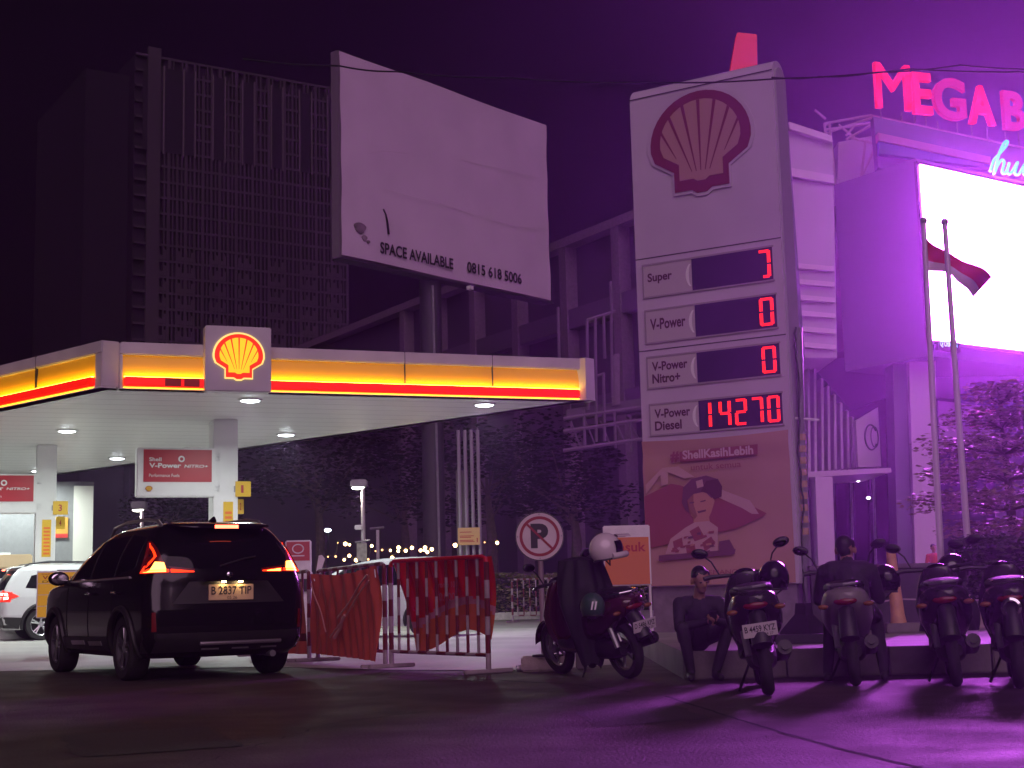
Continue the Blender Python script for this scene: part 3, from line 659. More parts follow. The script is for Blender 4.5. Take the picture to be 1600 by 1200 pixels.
# roof letters, each one a part
M_let = mat('roof_letter_red', (.55, .02, .05), .4, emit=(1, .012, .05), es=.85)
M_letd = mat('roof_letter_dull', (.50, .04, .16), .4, emit=(1, .015, .10), es=.32)
frT = Fr(P(1365, 172, 51.0), V((1, .35, 0)))
for ch, u0, u1, vt0, vb0, mm in (('M', 1365, 1419, 102, 172, M_let), ('E', 1423, 1452, 116, 180, M_let), ('G', 1455, 1505, 124, 189, M_letd), ('A', 1510, 1550, 136, 196, M_let), ('B', 1564, 1598, 145, 205, M_letd), ('E', 1606, 1640, 152, 212, M_letd)):
    a0 = frT.px(u0, (vt0 + vb0) / 2)[0]; a1 = frT.px(u1, (vt0 + vb0) / 2)[0]; um = (u0 + u1) / 2; b0 = frT.px(um, vb0)[1]; b1 = frT.px(um, vt0)[1]
    m = MB(); text_in(m, frT, ch, a0, b0, a1, b1, 0, .0 if ch == 'M' else .03, thick=.18); lt = m.build('roof_letter', mm, mall, smooth=False)
    m = MB()
    for f in (.2, .8): m.tube([frT.at(a0 + (a1 - a0) * f, b0, -.1), frT.at(a0 + (a1 - a0) * f, b0 - .9, -.1)], .035, 5)
    m.build('letter_leg', M_grey, mall, lt)
# small red rooftop box sign seen over the pylon
t = thing('rooftop_sign', 'small red lit box standing above the price pylon top', 'sign', P(1163, 130, 58))
fr = Fr(P(1163, 130, 58), (1, 0, 0)); pq = [fr.px(u, v) for u, v in ((1138, 128), (1152, 50), (1183, 53), (1184, 130))]
MB().fprism(fr, pq, -.6, 0).build('box', mat('box_red', (.5, .03, .04), .5, emit=(1, .03, .05), es=.28), t, smooth=False, bevel=.03)
MB().tube([P(1163, 128, 58.3), V((P(1163, 128, 58.3).x, 58.3, 0))], .25, 10).build('mast', M_mdk, t)
# LED screen
scr = thing('led_screen', 'huge glaring white LED screen on the mall front', 'screen', frK.at(WK / 2, -.3, 0))
MB().fbox(frK, -.12, -.12, -.14, WK + .1, HK + .1, -.01).build('housing', M_dark, scr, smooth=False)
M_scr = bpy.data.materials.new('screen_face'); M_scr.use_nodes = True
nn = M_scr.node_tree.nodes; b = nn['Principled BSDF']; b.inputs['Base Color'].default_value = (.02, .02, .02, 1)
b.inputs['Emission Color'].default_value = (.72, .12, 1.0, 1); b.inputs['Emission Strength'].default_value = SCREEN_L
MB().fbox(frK, 0, 0, -.01, WK, HK, .02).build('lit_face', M_scr, scr, smooth=False)
m = MB(); x0, y0 = frK.px(1468, 543); text_in(m, frK, 'QJ CRIMSON', x0, y0, x0 + .85, y0 + .22, .03, .02)
m.build('maker_mark', glow('mark_cyan', (.35, .8, 1), 1.3), scr, smooth=False)
m = MB(); m.fbox(frK, x0 - .1, y0 - .08, -.12, x0 + 1.0, y0 + .30, .02); m.build('mark_plate', M_dark, scr, smooth=False)
m = MB()
for ps in (((1548, 425), (1556, 400), (1572, 388), (1580, 395)), ((1570, 438), (1582, 432), (1592, 410), (1602, 396), (1615, 400)), ((1556, 440), (1562, 436), (1568, 440))):
    m.tube([frK.at(*frK.px(*p, .03), .03) for p in ps], .022, 5)
m.build('screen_strokes', glow('screen_mauve', (.80, .66, .86), 1.0), scr)
# blue neon script
nb = thing('neon_script', 'blue handwritten neon script above the LED screen', 'neon sign', P(1575, 275, 46.2))
def strokes(lst, Y, r, m, nm):
    mb = MB()
    for st in lst:
        pts = [P(u, v, Y) for u, v in st]; out = []
        for i in range(len(pts) - 1):
            p0 = pts[max(i - 1, 0)]; p1 = pts[i]; p2 = pts[i + 1]; p3 = pts[min(i + 2, len(pts) - 1)]
            for k in range(5):
                t = k / 5; out.append(.5 * ((2 * p1) + (p2 - p0) * t + (2 * p0 - 5 * p1 + 4 * p2 - p3) * t * t + (3 * p1 - p0 - 3 * p2 + p3) * t ** 3))
        out.append(pts[-1]); mb.tube(out, r, 6)
    return mb.build(nm, m, nb)
strokes([[(1547, 268), (1553, 250), (1562, 240), (1572, 228), (1574, 221), (1569, 223), (1562, 238), (1556, 258), (1553, 272), (1558, 260), (1565, 250), (1569, 254), (1566, 268), (1571, 270), (1577, 256)],
         [(1577, 254), (1574, 268), (1579, 271), (1587, 258), (1590, 254), (1586, 270), (1592, 272), (1598, 262), (1602, 256), (1600, 272), (1608, 272)]], 46.2, .05, glow('neon_blue', (.01, .22, 1), 4.0), 'tube')
MB().tube([P(1550, 274, 46.6), P(1615, 288, 46.6)], .03, 5).build('rail', M_mdk, nb)

# flagpoles and flag
def flagpole(label, top, bot, Y):
    a = P(*top, Y); b = P(*bot, Y); d = (b - a).normalized(); base = b + d * ((b.z - .266) / -d.z)
    t = thing('flagpole', label, 'flagpole', base, group='flagpoles by the hedge')
    MB().tube([base, a], [.055, .04], 12).build('pole', mat('pole_white', (.55, .5, .52), .35, .2), t)
    MB().ell(a, .06).build('finial', M_grey, t)
    MB().lathe([(.14, 0), (.14, .05), (.07, .09)], base, (0, 0, 1), 14).build('foot', M_grey, t)
    return a, b
fa, fb = flagpole('flagpole flying the rolled flag, left of the pair', (1443, 345), (1470, 868), 22)
flagpole('bare flagpole with no flag, right of the pair', (1476, 347), (1513, 862), 21.6)
fl = thing('flag', 'red and white flag blown across two flagpoles in front of screen', 'flag', P(1447, 400, 22))
def flagf(v0, v1):
    def f(u, v):
        vv = v0 + (v1 - v0) * v
        top = P(1445 + 103 * u, 368 + 66 * u, 22); bot = P(1447 + 78 * u, 420 + 42 * u ** 1.5, 22)
        q = top.lerp(bot, 1 - vv if False else vv); return q + V((0, .12 * math.sin(5.5 * u + 2.2 * vv) + .05 * math.sin(13 * u), 0))
    return f
MB().grid(24, 8, flagf(0, .62)).build('red_half', mat('flag_red', (.5, .02, .04), .7), fl)
MB().grid(24, 6, flagf(.62, 1)).build('white_half', mat('flag_white', (.6, .55, .5), .7), fl)

# ================================================================== TOWER, UNFINISHED BLOCK, far things
twr = thing('apartment_tower', 'tall dark apartment tower under construction behind the canopy', 'tower', P(350, 930, 230))
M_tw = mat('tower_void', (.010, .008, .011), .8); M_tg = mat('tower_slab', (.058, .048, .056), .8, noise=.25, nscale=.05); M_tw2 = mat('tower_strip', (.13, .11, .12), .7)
tA = P(213, 83, 230); tB = Zp(540, 142, tA.z); frW = Fr((tA.x, tA.y, 0), V((tB.x - tA.x, tB.y - tA.y, 0))); WW = V((tB.x - tA.x, tB.y - tA.y, 0)).length; HT = tA.z
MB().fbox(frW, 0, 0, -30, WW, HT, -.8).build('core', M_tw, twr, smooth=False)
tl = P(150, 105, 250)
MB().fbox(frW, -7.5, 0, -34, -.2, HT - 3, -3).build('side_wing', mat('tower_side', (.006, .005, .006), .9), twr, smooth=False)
NF = 34; zs = [HT * i / NF for i in range(NF + 1)]
zsplit = frW.px(400, 262)[1]
for z_ in zs[9:]: MB().fbox(frW, 0, z_ - .2, -.79, WW, z_ + .2, 0).build('floor_slab', M_tg, twr, smooth=False)
MB().fbox(frW, 2.0, 0, -.5, 4.2, HT + 1.5, .25).build('stair_shaft', M_tg, twr, smooth=False)
NP = 46
for i in range(NP):
    x = 5 + (WW - 5) * i / (NP - 1); w_ = (.22, .5, .22, .34)[i % 4]
    MB().fbox(frW, x - w_ / 2, 15, -.79, x + w_ / 2, HT - (0 if i % 3 else 2), .06).build('pilaster', M_tg, twr, smooth=False)
for u in (255, 286, 304, 332, 351, 378, 397, 423, 441, 467, 486, 511):
    x = frW.px(u, 200)[0]; MB().fbox(frW, x - .13, zsplit, .1, x + .13, HT - 1.5, .35).build('facade_rail', M_tw2, twr, smooth=False)
for u0, u1 in ((222, 255), (257, 285), (287, 303), (333, 350), (379, 396), (424, 440), (468, 484), (512, 535)):
    MB().fbox(frW, frW.px(u0, 200)[0], zsplit + .4, .07, frW.px(u1, 200)[0], HT - 1.8, .12).build('dark_screen', M_tw, twr, smooth=False)
for i, u in enumerate((246, 290, 340, 385, 431, 480, 522)):
    x = frW.px(u, 400)[0]
    for k in range(9, 22):
        z_ = zs[k] if k < len(zs) else 0
        if z_ + 2.2 > zsplit: continue
        m = MB().fbox(frW, x - 1.5, z_ + .25, -.6, x + 1.5, z_ + 1.0, .02)
        for dx in (-1.5, -.3, .9): m.fbox(frW, x + dx, z_ + 1.0, -.6, x + dx + .6, z_ + 1.9, .02)
        m.build('infill_panel', M_tg, twr, smooth=False)
# unfinished block between billboard and pylon
mA = P(985, 331, 60); mB = Zp(594, 489, mA.z); dv = V((mA.x - mB.x, mA.y - mB.y, 0)); frM = Fr((mB.x, mB.y, 0), dv); WM = dv.length + 6; HM = mA.z
mid = thing('unfinished_block', 'dark long concrete block with bare columns and scaffolding left of the pylon', 'building', (mB.x, mB.y, 0))
M_mw = mat('block_wall', (.055, .042, .065), .8, noise=.2, nscale=.3); M_mp = mat('block_pier', (.17, .12, .17), .75, noise=.15)
MB().fbox(frM, -25, 0, -14, WM, HM - .4, -.6).build('wall', M_mw, mid, smooth=False)
MB().fbox(frM, -25, HM - .4, -14, WM, HM, .1).build('roof_edge', M_mp, mid, smooth=False)
z2 = frM.px(955, 478)[1]; z3 = frM.px(930, 640)[1]
for z_, h_ in ((z2, .9), (z3, 1.2)): MB().fbox(frM, -25, z_ - h_ / 2, -.6, WM, z_ + h_ / 2, -.05).build('floor_beam', mat('block_beam', (.10, .075, .11), .75), mid, smooth=False)
for u, v in ((962, 420), (880, 450), (804, 480), (738, 500), (680, 520), (628, 500), (1000, 420), (1040, 420)):
    x = frM.px(u, v)[0]; MB().fbox(frM, x - .28, 0, -.6, x + .28, HM - .4, .02).build('pier', M_mp, mid, smooth=False)
# scaffold
sc = thing('scaffold', 'pale tube scaffolding and railing against the unfinished block', 'scaffold', P(935, 900, 50))
m = MB()
for u, v0, v1 in ((917, 500, 640), (930, 497, 690), (943, 494, 560), (955, 487, 620), (954, 440, 490), (872, 480, 560), (943, 585, 690), (960, 640, 700), (912, 640, 700), (985, 650, 705)):
    m.tube([P(u, v0, 50), P(u + 2, v1, 50)], .06, 6)
m.tube([P(917, 500, 50), P(962, 486, 50)], .06, 6); m.tube([P(931, 588, 50), P(945, 583, 50)], .05, 6)
for v in (640, 660, 690): m.tube([P(880, v + 14, 50), P(1003, v - 4, 50)], .07, 6)
for i in range(5): m.tube([P(892 + i * 23, 658, 50), P(908 + i * 23, 702 - i * 3, 50)], .03, 5)
m.build('tubes', mat('scaffold_tube', (.17, .12, .18), .5, .3), sc)
slab('screen_board', [(955, 555), (968, 552), (969, 632), (956, 634)], 50.3, .15, M_mp, root=sc)
slab('deck', [(885, 640), (1003, 622), (1003, 640), (885, 655)], 50.4, .8, mat('block_beam', (.10, .075, .11), .75), root=sc)

# pipe bundle with notice
pb = thing('pipe_bundle', 'bundle of four thin upright pipes in the dark beside the canopy', 'pipes', P(733, 940, 40))
for u in (716, 726, 736, 746): MB().tube([P(u, 672, 40), V((P(u, 672, 40).x + .02, 40, 0))], .05, 8).build('pipe', mat('pipe_grey', (.30, .25, .30), .5, .3), pb)
MB().fbox(Fr((P(722, 690, 40.4).x, 40.4, 0), (1, 0, 0)), -.2, 0, -.2, .15, 4.3, 0).build('backing_post', mat('post_buff', (.14, .11, .11), .8), pb, smooth=False)
nsn = thing('notice_board', 'small yellow notice board with red lines on the upright pipes', 'sign', P(733, 852, 39.8))
fr = Fr(P(716, 852, 39.8), (1, .0, 0)); w_ = 34 * 39.8 / 2250; h_ = 27 * 39.8 / 2250
bd = MB().fbox(fr, 0, 0, -.03, w_, h_, 0).build('board', mat('notice_yellow', (.60, .38, .14), .5), nsn, smooth=False, bevel=.01)
m = MB()
for y_, a_, b_2 in ((.72, .08, .62), (.5, .08, .72), (.42, .08, .6), (.25, .08, .7), (.17, .08, .75)): m.fbox(fr, w_ * a_, h_ * y_, .0, w_ * b_2, h_ * (y_ + .045), .004)
m.fbox(fr, w_ * .85, h_ * .15, 0, w_ * .9, h_ * .4, .004); m.build('print_lines', M_red, nsn, bd, smooth=False)

# trees
def leaf_cloud(mb, c, r, n, s, flat=1.0):
    for _ in range(n):
        while True:
            d = V((rnd.uniform(-1, 1), rnd.uniform(-1, 1), rnd.uniform(-1, 1)))
            if .25 < d.length < 1: break
        p = V(c) + V((d.x * r[0], d.y * r[1], d.z * r[2]))
        e = Matrix.Rotation(rnd.uniform(0, 6.28), 3, 'Z') @ Matrix.Rotation(rnd.uniform(-1.2, 1.2) * flat, 3, 'X')
        a = e @ V((s * rnd.uniform(.6, 1.3), 0, 0)); b = e @ V((0, s * rnd.uniform(.3, .55), 0))
        mb.poly([p - a, p + b, p + a, p - b])
def tree(label, base, h, r, nl, ls, clumps, m=M_leaf, group='dark trees beyond the forecourt', seed=1):
    rnd.seed(seed); base = V(base)
    t = thing('tree', label, 'tree', base, group=group)
    tk = MB(); top = base + V((rnd.uniform(-.3, .3), 0, h * .62)); tk.tube([base, base.lerp(top, .5) + V((.1, 0, 0)), top], [.05 * r + .08, .04 * r + .06, .05], 8)
    cr = MB()
    for i in range(clumps):
        a = rnd.uniform(0, 6.28); q = rnd.uniform(.25, .85) * r; c = base + V((math.cos(a) * q, math.sin(a) * q * .8, h * rnd.uniform(.45, .92)))
        tk.tube([base.lerp(top, rnd.uniform(.6, .95)), c], [.05, .02], 5); k = rnd.uniform(.28, .5) * r
        leaf_cloud(cr, c, (k, k, k * .7), nl // clumps, ls)
    tk.build('trunk', M_bark, t); cr.build('crown', m, t, smooth=False)
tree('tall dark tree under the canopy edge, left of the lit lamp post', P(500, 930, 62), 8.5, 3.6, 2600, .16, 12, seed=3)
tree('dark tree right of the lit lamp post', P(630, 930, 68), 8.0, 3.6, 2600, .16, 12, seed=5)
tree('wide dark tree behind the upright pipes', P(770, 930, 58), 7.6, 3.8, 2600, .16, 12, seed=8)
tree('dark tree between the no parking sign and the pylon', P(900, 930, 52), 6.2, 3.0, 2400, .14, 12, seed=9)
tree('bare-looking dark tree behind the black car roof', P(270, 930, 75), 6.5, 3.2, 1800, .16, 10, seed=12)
# layered tree lit from above by the screen
rnd.seed(4)
tb = P(1585, 920, 27); tb.z = .27
t = thing('layered_tree', 'layered tree with flat spreading branches lit pink under the LED screen', 'tree', tb)
tk = MB(); tk.tube([tb, tb + V((.05, 0, 1.8)), tb + V((-.02, 0, 4.3))], [.11, .09, .03], 8); cr = MB()
for z_, r_2, n_ in ((1.5, 1.1, 6), (2.05, 1.75, 10), (2.6, 1.75, 10), (3.1, 1.35, 9), (3.6, .9, 7), (4.05, .5, 4)):
    for i in range(n_):
        a = 6.28 * i / n_ + rnd.uniform(-.3, .3); L = r_2 * rnd.uniform(.75, 1.1); e = tb + V((math.cos(a) * L, math.sin(a) * L, z_ + rnd.uniform(-.05, .15)))
        tk.tube([tb + V((0, 0, z_ - .15)), tb.lerp(e, .5) * 1.0 if False else (tb + V((math.cos(a) * L * .5, math.sin(a) * L * .5, z_ - .02))), e], [.03, .02, .008], 5)
        for f in (.45, .75, 1.0): leaf_cloud(cr, tb + V((math.cos(a) * L * f, math.sin(a) * L * f, z_ + .05)), (.40, .40, .22), 64, .07, .9)
tk.build('trunk', M_bark, t); cr.build('crown', mat('tree_leaf_pale', (.20, .16, .11), .5, noise=.4), t, smooth=False)
# hedges
def hedge(label, p0, p1, z0, z1, dep, n, s, m):
    fr = Fr((p0.x, p0.y, z0), V((p1.x - p0.x, p1.y - p0.y, 0))); L = V((p1.x - p0.x, p1.y - p0.y, 0)).length
    t = thing('hedge', label, 'hedge', (p0.x, p0.y, z0))
    MB().fbox(fr, .08, 0, -dep + .08, L - .08, z1 - z0 - .08, -.08).build('inner_twigs', mat('twigs', (.012, .014, .008), .9), t, smooth=False)
    mb = MB()
    for _ in range(n):
        k = rnd.random(); a = rnd.uniform(0, L); b = rnd.uniform(0, z1 - z0); c = 0
        if k < .45: b = z1 - z0 + rnd.gauss(0, .035) + .05 * math.sin(a * 3.1); c = -rnd.uniform(0, dep)
        elif k < .9: c = rnd.gauss(0, .04)
        else: a = rnd.choice((0, L)); c = -rnd.uniform(0, dep)
        p = fr.at(a, b, c); e = Matrix.Rotation(rnd.uniform(0, 6.28), 3, 'Z') @ Matrix.Rotation(rnd.uniform(-1.3, 1.3), 3, 'X')
        u = e @ V((s * rnd.uniform(.6, 1.3), 0, 0)); w = e @ V((0, s * rnd.uniform(.35, .6), 0)); mb.poly([p - u, p + w, p + u, p - w])
    mb.build('leaves', m, t, smooth=False)
rnd.seed(2)
hedge('clipped hedge lit pink along its top behind the right motorcycles', P(1488, 930, 21), P(1680, 930, 20.4), .35, 1.42, 1.2, 4200, .045, M_leaf2)
hedge('low clipped hedge on the far island behind the no parking sign', P(768, 960, 44), P(1010, 955, 45), .28, 1.36, 1.4, 3600, .07, mat('hedge_olive', (.14, .13, .05), .6, noise=.4))
# planter under the near hedge
p0 = P(1405, 1000, 18.6); p1 = P(1700, 1000, 18.2)
fr = Fr((p0.x, 18.9, .266), V((1, -.015, 0))); t = thing('planter_wall', 'low pinkish concrete planter wall below the clipped hedge', 'wall', (p0.x, 18.9, .266))
MB().fbox(fr, 1.05, 0, -1.8, 3.2, .28, 0).build('wall', mat('planter', (.32, .24, .24), .7, noise=.2), t, smooth=False, bevel=.01)
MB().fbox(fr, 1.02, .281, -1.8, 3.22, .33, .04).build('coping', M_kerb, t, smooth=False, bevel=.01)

a = P(1270, 950, 19.3); b = P(1512, 950, 19.2); fr = Fr((a.x, 19.3, .266), V((b.x - a.x, b.y - a.y, 0))); t = thing('boundary_wall', 'dark low boundary wall between the slim cable pole and hedge', 'wall', fr.o)
MB().fbox(fr, 0, 0, -.15, b.x - a.x, .80, 0).build('wall', mat('wall_dark', (.05, .04, .055), .8, noise=.3, nscale=3), t, smooth=False)
MB().fbox(fr, -.02, .801, -.18, b.x - a.x + .02, .86, .03).build('coping', mat('wall_cap', (.12, .10, .12), .7), t, smooth=False, bevel=.008)

# lamps
def lamp(label, u, vtop, Y, hu0, hu1, hv0, hv1, energy):
    top = P(u, vtop, Y); t = thing('street_lamp', label, 'street lamp', (top.x, top.y, 0), group='lit lamp posts beyond the forecourt')
    MB().tube([V((top.x, top.y, 0)), top], [.09, .06], 10).build('pole', mat('pole_white', (.55, .5, .52), .35, .2), t)
    fr = Fr((0, Y, 0), (1, 0, 0)); a0, b1 = fr.px(hu0, hv0); a1, b0 = fr.px(hu1, hv1)
    MB().fbox(fr, a0, b0, -.2, a1, b1, .2).build('lamp_head', M_grey, t, bevel=.04)
    L = MB().ell(fr.at(a0 + (a1 - a0) * .42, b0 - .01, 0), ((a1 - a0) * .38, .16, .06), z1=.1, z0=-1, nv=6).build('lens', glow('lamp_lens', (1, .96, .82), 24), t)
    ld = bpy.data.lights.new('street_lamp_bulb', 'SPOT'); ld.energy = energy; ld.spot_size = R(150); ld.color = (1, .95, .8); ld.shadow_soft_size = .15
    lo = bpy.data.objects.new('street_lamp_bulb', ld); COL.objects.link(lo); lo.parent = t; lo.location = fr.at(a0 + (a1 - a0) * .42, b0 - .12, 0) - V((top.x, top.y, 0))
    return t, top
t, top = lamp('lit lamp post with small banner right of the black car', 567, 764, 45, 548, 574, 750, 761, 260)
fr = Fr((0, 45, 0), (1, 0, 0)); a0, b1 = fr.px(558, 849); a1, b0 = fr.px(574, 876)
MB().fbox(fr, a0, b0, .1, a1, b1, .12).build('post_banner', mat('post_banner', (.30, .28, .24), .6, noise=.3, nscale=8), t, smooth=False)
MB().tube([fr.at(a0 - .05, b1 + .03, .1), fr.at(a1 + .1, b1 + .09, .1)], .03, 6).build('banner_arm', M_grey, t)
MB().fbox(fr, a0 - .05, b1 + .42, .05, a0 + .18, b1 + .56, .25).build('security_camera', M_white, t, smooth=False, bevel=.02)
lamp('lit lamp post seen above the black car windows', 222, 797, 50, 206, 229, 784, 796, 260)
t = thing('lamp_pole', 'thin unlit white pole right of the lit lamp post', 'pole', V((P(591, 900, 60).x, 60, 0)))
MB().tube([V((P(591, 900, 60).x, 60, 0)), P(590, 828, 60)], .07, 8).build('pole', M_whitep, t)
MB().tube([P(578, 826, 60), P(600, 824, 60)], .05, 6).build('cross_arm', M_grey, t)

# strings of warm bulbs
M_bulb = glow('bulb_warm', (1, .62, .25), 14); M_bulbs = glow('bulb_dim', (1, .5, .18), 4)
cz = lambda x, y: (440 + x / 4.444, 820 + y / 4.444)
def bulbs(label, pts, Y):
    q = [P(*cz(x, y), Y) for x, y, r in pts]; t = thing('string_light', label, 'string lights', q[0], group='warm bulb strings in the dark')
    cb = []
    for a, b in zip(q, q[1:]):
        cb += [a + V((0, 0, .1)), a.lerp(b, .5) + V((0, 0, .0))]
    cb.append(q[-1] + V((0, 0, .1)))
    MB().tube(cb, .012, 4).build('cable', M_dark, t)
    for p, (x, y, r) in zip(q, pts): MB().ell(p, r * .5, nu=10, nv=6).build('bulb', M_bulb if r > .07 else M_bulbs, t)
bulbs('string of warm bulbs right behind the tail of the black car', [(322, 222, .05), (375, 220, .07), (390, 125, .04), (443, 133, .13), (472, 139, .08)], 48)
bulbs('low string of warm bulbs around the lamp post banner', [(435, 243, .09), (470, 215, .11), (517, 246, .12), (602, 240, .07), (626, 147, .10), (652, 183, .05)], 48)
bulbs('long string of warm bulbs above the pale parked car', [(698, 175, .07), (755, 178, .08), (768, 229, .12), (810, 183, .10), (812, 158, .12), (862, 180, .11), (905, 160, .12)], 48)
bulbs('cluster of warm bulbs left of the pipe bundle', [(965, 178, .11), (993, 174, .11), (996, 158, .12), (1012, 190, .11), (1043, 170, .12)], 48)
bulbs('pair of warm bulbs beside the yellow notice board', [(1205, 142, .14), (1226, 152, .08)], 48)
bulbs('last warm bulbs left of the no parking sign', [(1410, 122, .05), (1497, 125, .11)], 48)
for lb, (x, y), r, c in (('cool white distant lamp above the red air cabinet', (320, 38), .14, (.75, .9, 1)), ('cool white distant lamp just left of the no parking sign', (1437, 175), .12, (.8, .95, 1))):
    p = P(*cz(x, y), 78); t = thing('distant_lamp', lb, 'lamp', (p.x, p.y, 0))
    MB().tube([(p.x, p.y, 0), p + V((0, .2, 0))], .05, 6).build('pole', M_dark, t); MB().ell(p, (r * 1.4, r, r * .7)).build('lens', glow('lens_cool' + str(r), c, 10), t)
# dim wall blocks far behind the bulbs
t = thing('pavilion', 'dim pale low building far behind the warm bulbs', 'building', P(640, 930, 95))
for pts in ([(598, 826), (650, 822), (650, 905), (598, 905)], [(654, 832), (674, 826), (675, 905), (655, 905)]):
    slab('wall', pts, 95, 4, mat('pavilion_wall', (.20, .16, .17), .8), root=t)
slab('roof', [(590, 820), (655, 816), (655, 823), (590, 827)], 94.5, 6, M_mdk, root=t)

# overhead cables
def wire(label, pts):
    q = [P(*p) for p in pts]; m = MB(); out = []
    for i in range(len(q) - 1):
        for k in range(6): out.append(q[i].lerp(q[i + 1], k / 6) - V((0, 0, .02 * math.sin(math.pi * k / 6))))
    out.append(q[-1]); o = m.tube(out, .010, 5).build('overhead_cable', M_dark, loc=q[0]); tag(o, label, 'cable', 'cables strung across the road')
wire('black overhead cable crossing the top of billboard and pylon', [(380, 92, 15), (530, 103, 15), (620, 112, 15), (800, 122, 15), (1010, 129, 15), (1215, 123, 15), (1420, 108, 15), (1640, 112, 15)])
wire('thin overhead cable passing the red roof letters', [(1206, 121, 16.5), (1280, 120, 17), (1370, 113, 17), (1500, 102, 17), (1640, 108, 17)])

# ================================================================== VEHICLES
def lerp_tab(tab, z):
    if z <= tab[0][0]: return tab[0][1:]
    for a, b in zip(tab, tab[1:]):
        if z <= b[0]:
            t = (z - a[0]) / (b[0] - a[0]); return tuple(a[i] + (b[i] - a[i]) * t for i in range(1, len(a)))
    return tab[-1][1:]
class Shell:
    RR, RFY, RFX, BOW = .17, .62, .34, .07
    def __init__(s, tab): s.t = tab
    def _d(s, z): w, yr, yf = lerp_tab(s.t, z); return w, yr, yf, min(s.RR, w * .45), min(s.RFY, (yf - yr) * .3), min(s.RFX, w * .5)
    def X(s, y, z):
        w, yr, yf, rr, fy, fx = s._d(z); w -= .018 * ((y - 1.4) / 2.3) ** 2; y0 = yr + s.BOW
        if y < y0 + rr: t = min(1, (y0 + rr - y) / rr); return w - rr * (1 - math.sqrt(max(0, 1 - t * t)))
        if y > yf - fy: t = min(1, (y - yf + fy) / fy); return w - fx * (1 - math.sqrt(max(0, 1 - t * t)))
        return w
    def YR(s, x, z):
        w, yr, yf, rr, fy, fx = s._d(z); w -= .018; x = abs(x); y = yr + s.BOW * min(1, x / (w - rr)) ** 2
        if x > w - rr: t = min(1, (x - w + rr) / rr); y = yr + s.BOW + rr * (1 - math.sqrt(max(0, 1 - t * t)))
        return y
    def YF(s, x, z):
        w, yr, yf, rr, fy, fx = s._d(z); w -= .018; x = abs(x)
        if x > w - fx: t = min(1, (x - w + fx) / fx); return yf - fy * (1 - math.sqrt(max(0, 1 - t * t)))
        return yf
    def ring(s, z, n=96):
        w, yr, yf, rr, fy, fx = s._d(z); w1 = w - .018; h = []
        for i in range(8): x = (w1 - rr) * i / 8; h.append((x, s.YR(x, z)))
        for i in range(9): a = R(90 * i / 8); x = w1 - rr + rr * math.sin(a); h.append((x, yr + s.BOW + rr * (1 - math.cos(a))))
        ya = yr + s.BOW + rr; yb = yf - fy
        for i in range(1, 20): y = ya + (yb - ya) * i / 20; h.append((s.X(y, z), y))
        for i in range(9): a = R(90 * i / 8); y = yb + fy * math.sin(a); h.append((w - .018 * ((y - 1.4) / 2.3) ** 2 - fx * (1 - math.cos(a)), y))
        x0 = h[-1][0]
        for i in range(1, 4): h.append((x0 * (1 - i / 4), yf))
        return [V((x, y, z)) for x, y in h] + [V((0, yf, z))] + [V((-x, y, z)) for x, y in h[:0:-1]]
    def side(s, sg, y, z, off=.006): return V((sg * (s.X(y, z) + off), y, z))
    def rear(s, x, z, off=.006): return V((x, s.YR(x, z) - off, z))
    def front(s, x, z, off=.006): return V((x, s.YF(x, z) + off, z))
def patch(mb, proj, q, n=10, m=6, th=.012, mi=0):
    """a curved quad q (4 corners in 2-D) laid on the shell with real thickness"""
    def pt(u, v): return [q[0][i] * (1 - u) * (1 - v) + q[1][i] * u * (1 - v) + q[2][i] * u * v + q[3][i] * (1 - u) * v for i in (0, 1)]
    g = [[None] * (m + 1) for _ in range(n + 1)]; h = [[None] * (m + 1) for _ in range(n + 1)]
    for i in range(n + 1):
        for j in range(m + 1):
            a = pt(i / n, j / m); g[i][j] = mb.b.verts.new(proj(a[0], a[1], .006)); h[i][j] = mb.b.verts.new(proj(a[0], a[1], .006 - th))
    for i in range(n):
        for j in range(m):
            mb._f([g[i][j], g[i + 1][j], g[i + 1][j + 1], g[i][j + 1]], mi); mb._f([h[i][j], h[i][j + 1], h[i + 1][j + 1], h[i + 1][j]], mi)
    per = [(i, 0) for i in range(n)] + [(n, j) for j in range(m)] + [(i, m) for i in range(n, 0, -1)] + [(0, j) for j in range(m, 0, -1)]
    for a, b in zip(per, per[1:] + per[:1]): mb._f([g[a[0]][a[1]], h[a[0]][a[1]], h[b[0]][b[1]], g[b[0]][b[1]]], mi)
    return mb
M_pblack = mat('paint_black', (.006, .0055, .006), .18, coat=.45, spec=.3)
M_clad = mat('cladding_plastic', (.016, .015, .015), .5, noise=.2, nscale=10)
M_alloy = mat('alloy_wheel', (.34, .34, .35), .3, .9)
M_well = mat('wheel_well', (.006, .006, .006), .9)
M_silver = mat('silver_trim', (.42, .40, .40), .3, .8)
M_tail = glow('tail_red', (1, .035, .004), 2.6); M_tailhot = glow('tail_hot', (1, .34, .06), 7)
M_tailoff = mat('tail_lens', (.16, .008, .008), .2)
